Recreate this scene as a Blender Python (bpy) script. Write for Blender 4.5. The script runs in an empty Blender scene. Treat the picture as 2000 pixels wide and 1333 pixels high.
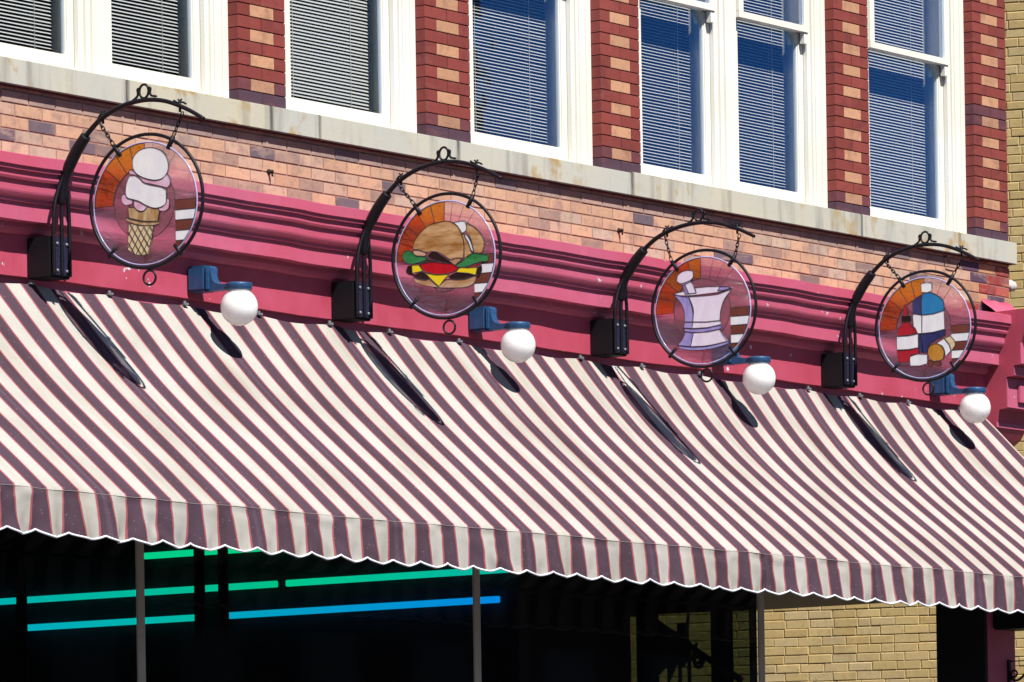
import bpy, bmesh, math, random
from mathutils import Vector, Matrix
R_ = math.radians
scene = bpy.context.scene
COL = scene.collection

# ------------------------------------------------------------------ camera
# A long lens, level, with vertical shift; the facade runs along x (y = 0),
# the street is towards -y, z is up.
TH = R_(54.778952)
ROLL = math.atan(0.016)
CAM_POS = Vector((-22.887, -19.086, 1.6))
_r = Vector((math.cos(TH), -math.sin(TH), 0)); _d = Vector((math.sin(TH), math.cos(TH), 0)); _u = Vector((0, 0, 1))
cx = _r * math.cos(ROLL) - _u * math.sin(ROLL)
cy = _r * math.sin(ROLL) + _u * math.cos(ROLL)
cam = bpy.data.cameras.new('camera')
cam.sensor_fit = 'HORIZONTAL'; cam.sensor_width = 36
cam.lens = 11050 / 2000 * 36
cam.shift_y = (1865.8 - 666.5) / 2000
cam.clip_start = 0.5; cam.clip_end = 3000
camo = bpy.data.objects.new('camera', cam); COL.objects.link(camo)
M = Matrix((cx, cy, -_d)).transposed().to_4x4(); M.translation = CAM_POS
camo.matrix_world = M
scene.camera = camo

# ------------------------------------------------------------------ light
TO_SUN = Vector((-0.39, -1.0, 1.45)).normalized()
world = bpy.data.worlds.new('World'); scene.world = world; world.use_nodes = True
wn = world.node_tree
bg = wn.nodes['Background']
sky = wn.nodes.new('ShaderNodeTexSky'); sky.sky_type = 'NISHITA'; sky.sun_disc = False
sky.sun_elevation = math.asin(TO_SUN.z); sky.sun_rotation = math.atan2(TO_SUN.x, TO_SUN.y)
sky.air_density = 0.8; sky.dust_density = 0.0; sky.ozone_density = 5.0
wn.links.new(sky.outputs[0], bg.inputs[0]); bg.inputs[1].default_value = 0.05
sun = bpy.data.lights.new('sun', 'SUN'); sun.energy = 5.0; sun.angle = R_(0.53); sun.color = (1, 0.955, 0.89)
suno = bpy.data.objects.new('sun', sun); COL.objects.link(suno)
suno.rotation_euler = (-TO_SUN).to_track_quat('-Z', 'Y').to_euler()
suno.location = (-10, -25, 40)
vs = scene.view_settings
scene.display_settings.display_device = 'sRGB'
vs.view_transform = 'Standard'; vs.look = 'None'; vs.exposure = 0.5; vs.gamma = 1.0; vs.use_curve_mapping = False
scene.cycles.max_bounces = 10; scene.cycles.transparent_max_bounces = 24
scene.cycles.diffuse_bounces = 1; scene.cycles.transmission_bounces = 8; scene.cycles.glossy_bounces = 4

# ------------------------------------------------------------------ materials
class NT:
    def __init__(s, name):
        s.m = bpy.data.materials.new(name); s.m.use_nodes = True
        s.t = s.m.node_tree; s.t.nodes.clear()
        s.out = s.n('OutputMaterial')
    def n(s, kind, **kw):
        nd = s.t.nodes.new('ShaderNode' + kind)
        for k, v in kw.items():
            if k.startswith('i_'):
                key = k[2:]
                key = int(key) if key.isdigit() else key.replace('_', ' ')
                nd.inputs[key].default_value = v
            else: setattr(nd, k, v)
        return nd
    def l(s, a, b): s.t.links.new(a, b)
    def math(s, op, a, b=None, clamp=False):
        nd = s.n('Math', operation=op, use_clamp=clamp)
        for i, v in enumerate((a, b)):
            if v is None: continue
            if isinstance(v, (int, float)): nd.inputs[i].default_value = v
            else: s.l(v, nd.inputs[i])
        return nd.outputs[0]
    def mix(s, fac, a, b, blend='MIX'):
        nd = s.n('Mix', data_type='RGBA', blend_type=blend)
        for sock, v in ((nd.inputs[0], fac), (nd.inputs[6], a), (nd.inputs[7], b)):
            if hasattr(v, 'is_linked'): s.l(v, sock)
            elif isinstance(v, (int, float)): sock.default_value = v
            else: sock.default_value = (*v, 1) if len(v) == 3 else v
        return nd.outputs[2]
    def ramp(s, fac, stops, interp='LINEAR'):
        nd = s.n('ValToRGB'); cr = nd.color_ramp; cr.interpolation = interp
        while len(cr.elements) < len(stops): cr.elements.new(0.5)
        for e, (p, c) in zip(cr.elements, stops):
            e.position = p
            e.color = (c, c, c, 1) if isinstance(c, (int, float)) else (*c, 1)
        s.l(fac, nd.inputs[0]); return nd.outputs[0]
    def coords(s, which='Object', scale=(1, 1, 1)):
        tc = s.n('TexCoord'); mp = s.n('Mapping'); mp.inputs['Scale'].default_value = scale
        s.l(tc.outputs[which], mp.inputs[0]); return mp.outputs[0]
    def noise(s, vec, scale, detail=4, rough=0.55):
        nd = s.n('TexNoise'); nd.inputs['Scale'].default_value = scale
        nd.inputs['Detail'].default_value = detail; nd.inputs['Roughness'].default_value = rough
        s.l(vec, nd.inputs['Vector']); return nd.outputs[0]
    def bump(s, h, strength=0.3, dist=0.01):
        nd = s.n('Bump'); nd.inputs['Strength'].default_value = strength; nd.inputs['Distance'].default_value = dist
        s.l(h, nd.inputs['Height']); return nd.outputs[0]
    def principled(s, color, rough=0.6, normal=None, **kw):
        p = s.n('BsdfPrincipled')
        if hasattr(color, 'is_linked'): s.l(color, p.inputs['Base Color'])
        else: p.inputs['Base Color'].default_value = (*color, 1)
        if hasattr(rough, 'is_linked'): s.l(rough, p.inputs['Roughness'])
        else: p.inputs['Roughness'].default_value = rough
        if normal is not None: s.l(normal, p.inputs['Normal'])
        for k, v in kw.items(): p.inputs[k.replace('_', ' ')].default_value = v
        return p
    def done(s, shader):
        s.l(shader.outputs[0] if hasattr(shader, 'outputs') else shader, s.out.inputs[0]); return s.m

def paint(name, c, rough=0.5, var=0.12, scale=6, bump=0.15, bscale=60, spec=0.3, fade=None, streak=True, chips=False):
    t = NT(name); v = t.coords()
    n1 = t.noise(v, scale, 5)
    vs_ = t.coords(scale=(14, 14, 1.2)); n2 = t.noise(vs_, 1.0, 4)
    a = tuple(x * (1 - var) for x in c); b = tuple(min(1, x * (1 + var)) for x in c)
    col = t.mix(t.ramp(n1, [(0.3, 0.0), (0.7, 1.0)]), a, b)
    if streak: col = t.mix(t.ramp(n2, [(0.55, 0.0), (0.8, 0.35)]), col, tuple(x * 0.55 for x in c))
    if chips:
        ch = t.math('MULTIPLY', t.ramp(t.noise(v, 24, 3), [(0.69, 0.0), (0.705, 1.0)]), t.ramp(t.noise(v, 1.7, 2), [(0.54, 0.0), (0.6, 1.0)]))
    if fade: col = t.mix(t.ramp(t.noise(v, 1.3, 3), [(0.35, 0.0), (0.65, 1.0)]), col, fade)
    if chips: col = t.mix(ch, col, (0.62, 0.6, 0.6))
    p = t.principled(col, rough, t.bump(t.noise(v, bscale, 3), bump, 0.004), Specular_IOR_Level=spec)
    return t.done(p)

def m_brick(name, rough=0.85, stain=(0.05, 0.04, 0.05), stain_amt=0.5, eff=0.15, mottle=0.6, dark=(0.2, 0.14, 0.14), light=(0.62, 0.42, 0.3)):
    t = NT(name); v = t.coords()
    at = t.n('Attribute', attribute_name='Col')
    fine = t.noise(v, 140, 3, 0.7); mid = t.noise(v, 22, 4); big = t.noise(v, 2.2, 4)
    col = t.mix(t.ramp(fine, [(0.35, 0.82), (0.65, 1.12)]), (0, 0, 0), (1, 1, 1))
    col = t.mix(1.0, at.outputs['Color'], col, 'MULTIPLY')
    col = t.mix(t.ramp(mid, [(0.55, 0.0), (0.8, stain_amt)]), col, stain)
    col = t.mix(t.ramp(big, [(0.6, 0.0), (0.78, eff)]), col, (0.55, 0.5, 0.52))
    mot = t.noise(v, 7.5, 5, 0.6); mot2 = t.noise(t.coords(scale=(3, 3, 11)), 1.7, 4, 0.6)
    col = t.mix(t.ramp(mot, [(0.5, 0.0), (0.72, mottle)]), col, dark)
    col = t.mix(t.ramp(mot2, [(0.55, 0.0), (0.75, mottle * 0.8)]), col, light)
    h = t.math('ADD', t.math('MULTIPLY', fine, 0.5), mid)
    return t.done(t.principled(col, rough, t.bump(h, 0.35, 0.004), Specular_IOR_Level=0.2))

def m_mortar(name, c):
    t = NT(name); v = t.coords()
    col = t.mix(t.noise(v, 25, 4), tuple(x * 0.6 for x in c), tuple(x * 1.25 for x in c))
    return t.done(t.principled(col, 0.95, t.bump(t.noise(v, 120, 3), 0.5, 0.004), Specular_IOR_Level=0.1))

def m_stone():
    t = NT('weathered_limestone'); v = t.coords()
    big = t.noise(v, 1.6, 5); mid = t.noise(v, 9, 5); fine = t.noise(v, 90, 3)
    streak = t.noise(t.coords(scale=(9, 9, 1.0)), 1.0, 5)
    col = t.mix(t.ramp(big, [(0.38, 0.0), (0.62, 1.0)]), (0.46, 0.46, 0.40), (0.54, 0.5, 0.38))
    oi = t.n('ObjectInfo')
    col = t.mix(t.math('MULTIPLY', oi.outputs['Random'], 0.35), col, (0.5, 0.52, 0.52))
    col = t.mix(t.ramp(streak, [(0.52, 0.0), (0.72, 0.6)]), col, (0.2, 0.19, 0.17))
    col = t.mix(t.ramp(mid, [(0.64, 0.0), (0.76, 0.55)]), col, (0.42, 0.3, 0.12))
    col = t.mix(t.ramp(fine, [(0.66, 0.0), (0.74, 0.5)]), col, (0.75, 0.76, 0.76))
    sp = t.n('SeparateXYZ'); t.l(t.coords(), sp.inputs[0]); st = None
    for j, w in ((0.648, 0.03), (1.909, 0.028), (3.674, 0.03), (5.472, 0.035), (8.103, 0.02), (9.33, 0.03), (2.35, 0.02)):
        g = t.math('SUBTRACT', 1.0, t.math('DIVIDE', t.math('ABSOLUTE', t.math('SUBTRACT', sp.outputs[0], j)), w), True)
        st = g if st is None else t.math('MAXIMUM', st, g)
    st = t.math('MULTIPLY', st, t.math('MULTIPLY', t.noise(t.coords(scale=(30, 30, 6)), 1.0, 4), 1.5), True)
    col = t.mix(st, col, (0.07, 0.07, 0.075))
    ru = t.math('MULTIPLY', t.ramp(mid, [(0.53, 0.0), (0.66, 0.8)]), t.ramp(t.noise(t.coords(), 0.9, 2), [(0.5, 0.0), (0.6, 1.0)]))
    col = t.mix(ru, col, (0.4, 0.27, 0.1))
    return t.done(t.principled(col, 0.85, t.bump(t.math('ADD', mid, t.math('MULTIPLY', fine, 0.4)), 0.3, 0.006), Specular_IOR_Level=0.2))

def m_frieze():
    t = NT('red_pink_paint_with_chips'); v = t.coords()
    n1 = t.noise(v, 3.0, 5); ch = t.noise(v, 16, 3, 0.5); ch2 = t.noise(v, 1.1, 2)
    col = t.mix(t.ramp(n1, [(0.35, 0.0), (0.65, 1.0)]), (0.42, 0.055, 0.095), (0.49, 0.08, 0.14))
    col = t.mix(t.ramp(t.noise(t.coords(scale=(20, 20, 2)), 1.0, 3), [(0.6, 0), (0.8, 0.3)]), col, (0.3, 0.04, 0.07))
    chips = t.math('MULTIPLY', t.ramp(ch, [(0.70, 0.0), (0.715, 1.0)]), t.ramp(ch2, [(0.52, 0.0), (0.56, 1.0)]))
    col = t.mix(chips, col, (0.6, 0.66, 0.72))
    h = t.math('SUBTRACT', t.math('MULTIPLY', t.noise(v, 50, 4), 0.3), chips)
    return t.done(t.principled(col, 0.5, t.bump(h, 0.25, 0.003), Specular_IOR_Level=0.3))

def m_awning():
    t = NT('striped_awning_canvas'); uv = t.n('UVMap', uv_map='cloth')
    sp = t.n('SeparateXYZ'); t.l(uv.outputs[0], sp.inputs[0])
    u = t.math('DIVIDE', t.math('SUBTRACT', sp.outputs[0], 0.059), 0.2432)
    wob = t.n('TexNoise', noise_dimensions='2D'); wob.inputs['Scale'].default_value = 3.0
    t.l(uv.outputs[0], wob.inputs['Vector'])
    u = t.math('ADD', u, t.math('MULTIPLY', t.math('SUBTRACT', wob.outputs[0], 0.5), 0.03))
    f = t.math('FRACT', t.math('ADD', u, 0.5))
    d = t.math('ABSOLUTE', t.math('SUBTRACT', f, 0.5))
    white = (0.475, 0.457, 0.425); pink = (0.38, 0.10, 0.12); dark = (0.082, 0.050, 0.072)
    tone = t.n('TexNoise', noise_dimensions='2D'); tone.inputs['Scale'].default_value = 2.2; tone.inputs['Detail'].default_value = 6
    t.l(uv.outputs[0], tone.inputs['Vector'])
    col = t.ramp(d, [(0.0, dark), (0.207, dark), (0.216, pink), (0.259, pink), (0.268, white), (1, white)], 'LINEAR')
    # double cloth at each seam, every fifth dark stripe
    s5 = t.math('ABSOLUTE', t.math('SUBTRACT', t.math('FRACT', t.math('ADD', t.math('DIVIDE', u, 5.0), 0.5)), 0.5))
    seam = t.ramp(s5, [(0.0, 1.0), (0.012, 1.0), (0.016, 0.0)])
    col = t.mix(t.math('MULTIPLY', seam, 0.22), col, (0.17, 0.12, 0.17))
    stitch = t.ramp(t.math('ABSOLUTE', t.math('SUBTRACT', s5, 0.014)), [(0.0, 1.0), (0.0012, 1.0), (0.002, 0.0)])
    col = t.mix(t.math('MULTIPLY', stitch, 0.35), col, (0.06, 0.04, 0.06))
    col = t.mix(t.ramp(tone.outputs[0], [(0.42, 0.0), (0.72, 1.0)]), col, (0.86, 0.85, 0.82), 'MULTIPLY')
    mp = t.n('Mapping'); mp.inputs['Scale'].default_value = (7, 0.7, 1); t.l(uv.outputs[0], mp.inputs[0])
    dr = t.n('TexNoise', noise_dimensions='2D'); dr.inputs['Scale'].default_value = 1.0; dr.inputs['Detail'].default_value = 5
    t.l(mp.outputs[0], dr.inputs['Vector'])
    col = t.mix(t.ramp(dr.outputs[0], [(0.52, 0.0), (0.74, 1.0)]), col, (0.87, 0.84, 0.79), 'MULTIPLY')
    fl = t.n('TexNoise', noise_dimensions='2D'); fl.inputs['Scale'].default_value = 60; fl.inputs['Detail'].default_value = 2
    t.l(uv.outputs[0], fl.inputs['Vector'])
    col = t.mix(t.ramp(fl.outputs[0], [(0.735, 0.0), (0.75, 0.6)]), col, (0.28, 0.2, 0.15))
    w1 = t.n('TexWave', wave_type='BANDS', bands_direction='X'); w1.inputs['Scale'].default_value = 180
    w2 = t.n('TexWave', wave_type='BANDS', bands_direction='Y'); w2.inputs['Scale'].default_value = 180
    t.l(uv.outputs[0], w1.inputs[0]); t.l(uv.outputs[0], w2.inputs[0])
    pk = t.n('TexNoise', noise_dimensions='2D'); pk.inputs['Scale'].default_value = 26; pk.inputs['Detail'].default_value = 5
    t.l(uv.outputs[0], pk.inputs['Vector'])
    h = t.math('ADD', t.math('ADD', t.math('MULTIPLY', w1.outputs[1], 0.12), t.math('MULTIPLY', w2.outputs[1], 0.12)),
               t.math('ADD', t.math('MULTIPLY', pk.outputs[0], 0.8), t.math('MULTIPLY', stitch, -0.5)))
    nrm = t.bump(h, 0.4, 0.004)
    p = t.principled(col, 0.9, nrm, Specular_IOR_Level=0.12)
    tr = t.n('BsdfTranslucent'); t.l(col, tr.inputs[0])
    mx = t.n('MixShader'); mx.inputs[0].default_value = 0.03
    t.l(p.outputs[0], mx.inputs[1]); t.l(tr.outputs[0], mx.inputs[2])
    return t.done(mx)

def m_pane(name, tint, refl=(1, 1, 1), gain=1.7, wave=0.0):
    t = NT(name)
    nrm = None
    if wave:
        nrm = t.bump(t.noise(t.coords(), 2.3, 2), wave, 0.02)
    ge = t.n('NewGeometry'); dp = t.n('VectorMath', operation='DOT_PRODUCT')
    t.l(ge.outputs['Normal'], dp.inputs[0]); t.l(ge.outputs['Incoming'], dp.inputs[1])
    c_ = t.math('SUBTRACT', 1.0, t.math('ABSOLUTE', dp.outputs['Value']))
    fr = t.math('ADD', t.math('MULTIPLY', t.math('POWER', c_, 5.0), 0.96), 0.04)
    tr = t.n('BsdfTransparent'); tr.inputs[0].default_value = (*tint, 1)
    gl = t.n('BsdfGlossy'); gl.inputs[0].default_value = (*refl, 1); gl.inputs['Roughness'].default_value = 0.02
    if nrm is not None: t.l(nrm, gl.inputs['Normal'])
    mx = t.n('MixShader')
    t.l(t.math('MULTIPLY', fr, gain, True), mx.inputs[0])
    t.l(tr.outputs[0], mx.inputs[1]); t.l(gl.outputs[0], mx.inputs[2])
    return t.done(mx)

def m_clearart(name, tint, streak=0.5, frac=0.45, diff=0.12, dtint=None):
    """see-through rippled art glass"""
    t = NT(name); v = t.coords(scale=(1, 9, 30))
    n = t.noise(v, 1.6, 3, 0.5)
    nrm = t.bump(n, streak, 0.05)
    tr = t.n('BsdfTransparent'); tr.inputs[0].default_value = (*tint, 1)
    rf = t.n('BsdfRefraction'); rf.inputs[0].default_value = (*tint, 1); rf.inputs['IOR'].default_value = 1.05; rf.inputs['Roughness'].default_value = 0.0
    t.l(nrm, rf.inputs['Normal'])
    m1 = t.n('MixShader'); m1.inputs[0].default_value = frac
    t.l(tr.outputs[0], m1.inputs[1]); t.l(rf.outputs[0], m1.inputs[2])
    df = t.principled(dtint or tint, 0.15, nrm)
    m2 = t.n('MixShader'); m2.inputs[0].default_value = diff
    t.l(m1.outputs[0], m2.inputs[1]); t.l(df.outputs[0], m2.inputs[2])
    gl = t.n('BsdfGlossy'); gl.inputs['Roughness'].default_value = 0.06; t.l(nrm, gl.inputs['Normal'])
    m3 = t.n('MixShader'); m3.inputs[0].default_value = 0.07
    t.l(m2.outputs[0], m3.inputs[1]); t.l(gl.outputs[0], m3.inputs[2])
    return t.done(m3)

def m_opal(name, c1, c2=None, scale=(1, 14, 5), trans=0.12, rough=0.12):
    """milky, streaked art glass"""
    t = NT(name); v = t.coords(scale=scale)
    c2 = c2 or tuple(x * 0.85 for x in c1)
    n = t.noise(v, 1.4, 5, 0.6)
    col = t.mix(t.ramp(n, [(0.35, 0.0), (0.65, 1.0)]), c1, c2)
    p = t.principled(col, rough, t.bump(n, 0.1, 0.01), Specular_IOR_Level=0.4)
    tl = t.n('BsdfTranslucent'); t.l(col, tl.inputs[0])
    mx = t.n('MixShader'); mx.inputs[0].default_value = trans
    t.l(p.outputs[0], mx.inputs[1]); t.l(tl.outputs[0], mx.inputs[2])
    return t.done(mx)

def m_globe():
    t = NT('opal_white_glass')
    p = t.principled((0.995, 0.995, 0.995), 0.12, None, Specular_IOR_Level=0.3, Subsurface_Weight=1.0, Subsurface_Scale=0.12)
    p.inputs['Subsurface Radius'].default_value = (1, 1, 1)
    return t.done(p)

def m_tube(name, stops, y0, y1, strength):
    """a glowing gas tube whose gas shifts colour along its own length"""
    t = NT(name); tc = t.n('TexCoord'); sp = t.n('SeparateXYZ'); t.l(tc.outputs['Object'], sp.inputs[0])
    mr = t.n('MapRange'); mr.inputs[1].default_value = y0; mr.inputs[2].default_value = y1
    t.l(sp.outputs[1], mr.inputs[0])
    e = t.n('Emission'); t.l(t.ramp(mr.outputs[0], stops), e.inputs[0]); e.inputs[1].default_value = strength
    return t.done(e)

MT = dict(
    tan=m_brick('tan_brick', mottle=0.75, eff=0.25), red=m_brick('red_brick', stain=(0.06, 0.03, 0.035), stain_amt=0.3, eff=0.05, mottle=0.5, dark=(0.1, 0.03, 0.035), light=(0.3, 0.095, 0.085)),
    yellow=m_brick('yellow_painted_brick', stain=(0.2, 0.13, 0.05), stain_amt=0.45, eff=0.12, mottle=0.45, dark=(0.36, 0.27, 0.15), light=(0.62, 0.49, 0.27)),
    mortar=m_mortar('brown_mortar', (0.38, 0.215, 0.17)), room=paint('dim_room', (0.13, 0.13, 0.095), 0.9, 0.1, 2, bump=0, streak=False), rmortar=m_mortar('dark_mortar', (0.06, 0.025, 0.022)),
    ymortar=m_mortar('yellow_mortar', (0.45, 0.32, 0.14)),
    stone=m_stone(),
    pink=paint('faded_pink_paint', (0.52, 0.118, 0.205), 0.5, 0.1, 3, fade=(0.51, 0.085, 0.15), bump=0.35, bscale=25, chips=True),
    frieze=m_frieze(),
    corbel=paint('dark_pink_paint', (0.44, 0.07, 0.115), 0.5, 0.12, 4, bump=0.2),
    white=paint('white_wood_paint', (0.87, 0.855, 0.79), 0.45, 0.03, 3, bump=0.15, bscale=40, streak=False, fade=(0.84, 0.80, 0.69)),
    blind=paint('white_enamel_slat', (0.88, 0.88, 0.85), 0.4, 0.03, 3, bump=0, streak=False),
    iron=paint('black_painted_iron', (0.008, 0.007, 0.011), 0.45, 0.3, 30, bump=0.3, bscale=150, spec=0.28, streak=False),
    boxblack=paint('matt_black_box', (0.008, 0.008, 0.011), 0.6, 0.2, 10, bump=0.1, spec=0.25, streak=False),
    plate=paint('blue_black_plate', (0.022, 0.02, 0.05), 0.4, 0.4, 40, bump=0.4, bscale=120, spec=0.5, streak=False),
    rust=paint('rusty_iron', (0.035, 0.022, 0.018), 0.8, 0.4, 60, bump=0.5, spec=0.2, streak=False),
    steel=paint('galvanised_steel', (0.2, 0.21, 0.24), 0.4, 0.2, 50, bump=0.2, spec=0.6, streak=False),
    lampblue=paint('blue_lamp_paint', (0.022, 0.075, 0.18), 0.4, 0.25, 25, bump=0.25, bscale=100, spec=0.4, streak=False),
    globe=m_globe(),
    awning=m_awning(),
    trim=paint('white_binding_tape', (0.82, 0.85, 0.92), 0.7, 0.03, 20, bump=0.1, streak=False),
    post=paint('grey_aluminium_post', (0.5, 0.44, 0.4), 0.45, 0.1, 10, bump=0.1, spec=0.4, streak=False),
    soffit=paint('grey_soffit_paint', (0.2, 0.165, 0.13), 0.8, 0.1, 2, bump=0.1),
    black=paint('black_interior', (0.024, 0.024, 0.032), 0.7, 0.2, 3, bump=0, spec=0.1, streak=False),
    dimbrick=paint('dim_brown_brick', (0.11, 0.06, 0.045), 0.9, 0.2, 3),
    darkglass=paint('unlit_window', (0.01, 0.012, 0.014), 0.1, 0.1, 1, bump=0, spec=0.5),
    wall=paint('plain_render', (0.25, 0.2, 0.16), 0.9, 0.15, 2),
    asphalt=paint('asphalt', (0.05, 0.05, 0.052), 0.9, 0.25, 3, bump=0.5, bscale=80, spec=0.2, streak=False),
    concrete=paint('concrete', (0.13, 0.125, 0.115), 0.9, 0.15, 2, bump=0.3, spec=0.2, streak=False),
    ridge=paint('dark_green_ridge', (0.022, 0.035, 0.014), 0.95, 0.5, 0.05, bump=0.5, bscale=0.4, spec=0.05, streak=False),
    glass=m_pane('window_glass', (0.965, 0.97, 0.965), (0.1, 0.44, 1.0), 2.9, 0.1),
    shopglass=m_pane('shop_glass', (0.8, 0.81, 0.81), (0.7, 0.75, 0.9), 0.6),
    sideglass=m_pane('tinted_side_glass', (0.31, 0.36, 0.29), (0.5, 0.6, 0.7), 0.5),
    clear=m_clearart('rippled_clear_glass', (0.97, 0.915, 0.93), 0.9, 0.5, 0.012),
    mauve=m_clearart('mauve_glass', (0.84, 0.70, 0.76), 0.6, 0.6, 0.04),
    amber1=m_clearart('golden_glass', (0.97, 0.70, 0.2), 0.9, 0.5, 0.075, (0.9, 0.4, 0.02)),
    amber2=m_clearart('orange_glass', (0.98, 0.5, 0.1), 0.9, 0.5, 0.075, (0.95, 0.22, 0.02)),
    lead=paint('lead_came', (0.045, 0.035, 0.045), 0.5, 0.2, 60, bump=0.1, streak=False),
    edge=m_opal('lavender_glass_edge', (0.55, 0.55, 0.8), (0.4, 0.38, 0.7)),
    milk=m_opal('milk_glass', (0.99, 0.99, 0.99), (0.86, 0.87, 0.93)),
    pinkglass=m_opal('pink_glass', (0.75, 0.4, 0.55), (0.85, 0.65, 0.8), (1, 10, 10)),
    cone=m_opal('caramel_glass', (0.42, 0.22, 0.07), (0.65, 0.5, 0.3), (1, 22, 5)),
    waffle=m_opal('honey_glass', (0.75, 0.55, 0.24), (0.82, 0.7, 0.5), (1, 25, 25)),
    bun=m_opal('bun_glass', (0.36, 0.15, 0.03), (0.74, 0.47, 0.24), (1, 4, 17)),
    bunpale=m_opal('pale_bun_glass', (0.46, 0.23, 0.09), (0.68, 0.44, 0.3), (1, 5, 18)),
    lettuce=m_opal('green_glass', (0.02, 0.2, 0.05), (0.05, 0.3, 0.1), (1, 8, 20)),
    darkgreen=m_opal('smoky_green_glass', (0.03, 0.05, 0.03), (0.08, 0.06, 0.05)),
    patty=m_opal('black_glass', (0.02, 0.012, 0.01), (0.03, 0.018, 0.014)),
    patty2=m_opal('brown_glass', (0.16, 0.04, 0.03), (0.2, 0.06, 0.04)),
    tomato=m_opal('red_glass', (0.6, 0.012, 0.02), (0.5, 0.01, 0.018)),
    cheese=m_opal('yellow_glass', (0.95, 0.75, 0.02), (0.92, 0.7, 0.02)),
    lilac=m_opal('lilac_glass', (0.93, 0.86, 0.98), (0.88, 0.75, 0.92)),
    violet=m_opal('violet_glass', (0.3, 0.25, 0.62), (0.48, 0.4, 0.75)),
    blueglass=m_opal('blue_glass', (0.01, 0.2, 0.5), (0.02, 0.26, 0.52)),
    navyglass=m_opal('navy_glass', (0.025, 0.035, 0.12), (0.04, 0.05, 0.18)),
    redglass=m_opal('scarlet_glass', (0.5, 0.015, 0.03), (0.42, 0.03, 0.04)),
    amberart=m_opal('amber_art_glass', (0.5, 0.2, 0.02), (0.6, 0.3, 0.06)),
    brownbar=m_opal('brown_bar_glass', (0.15, 0.045, 0.03), (0.19, 0.06, 0.045)),
    porcelain=m_opal('porcelain', (0.8, 0.78, 0.76), (0.6, 0.56, 0.53), trans=0.05),
)

# ------------------------------------------------------------------ helpers
def tag(o, label=None, cat=None, group=None, kind=None):
    for k, v in (('label', label), ('category', cat), ('group', group), ('kind', kind)):
        if v: o[k] = v
    return o
def empty(name, loc=(0, 0, 0), label=None, cat=None, group=None, rz=0):
    o = bpy.data.objects.new(name, None); COL.objects.link(o); o.location = loc; o.rotation_euler = (0, 0, rz)
    o.empty_display_size = 0.1
    return tag(o, label, cat, group)

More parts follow.
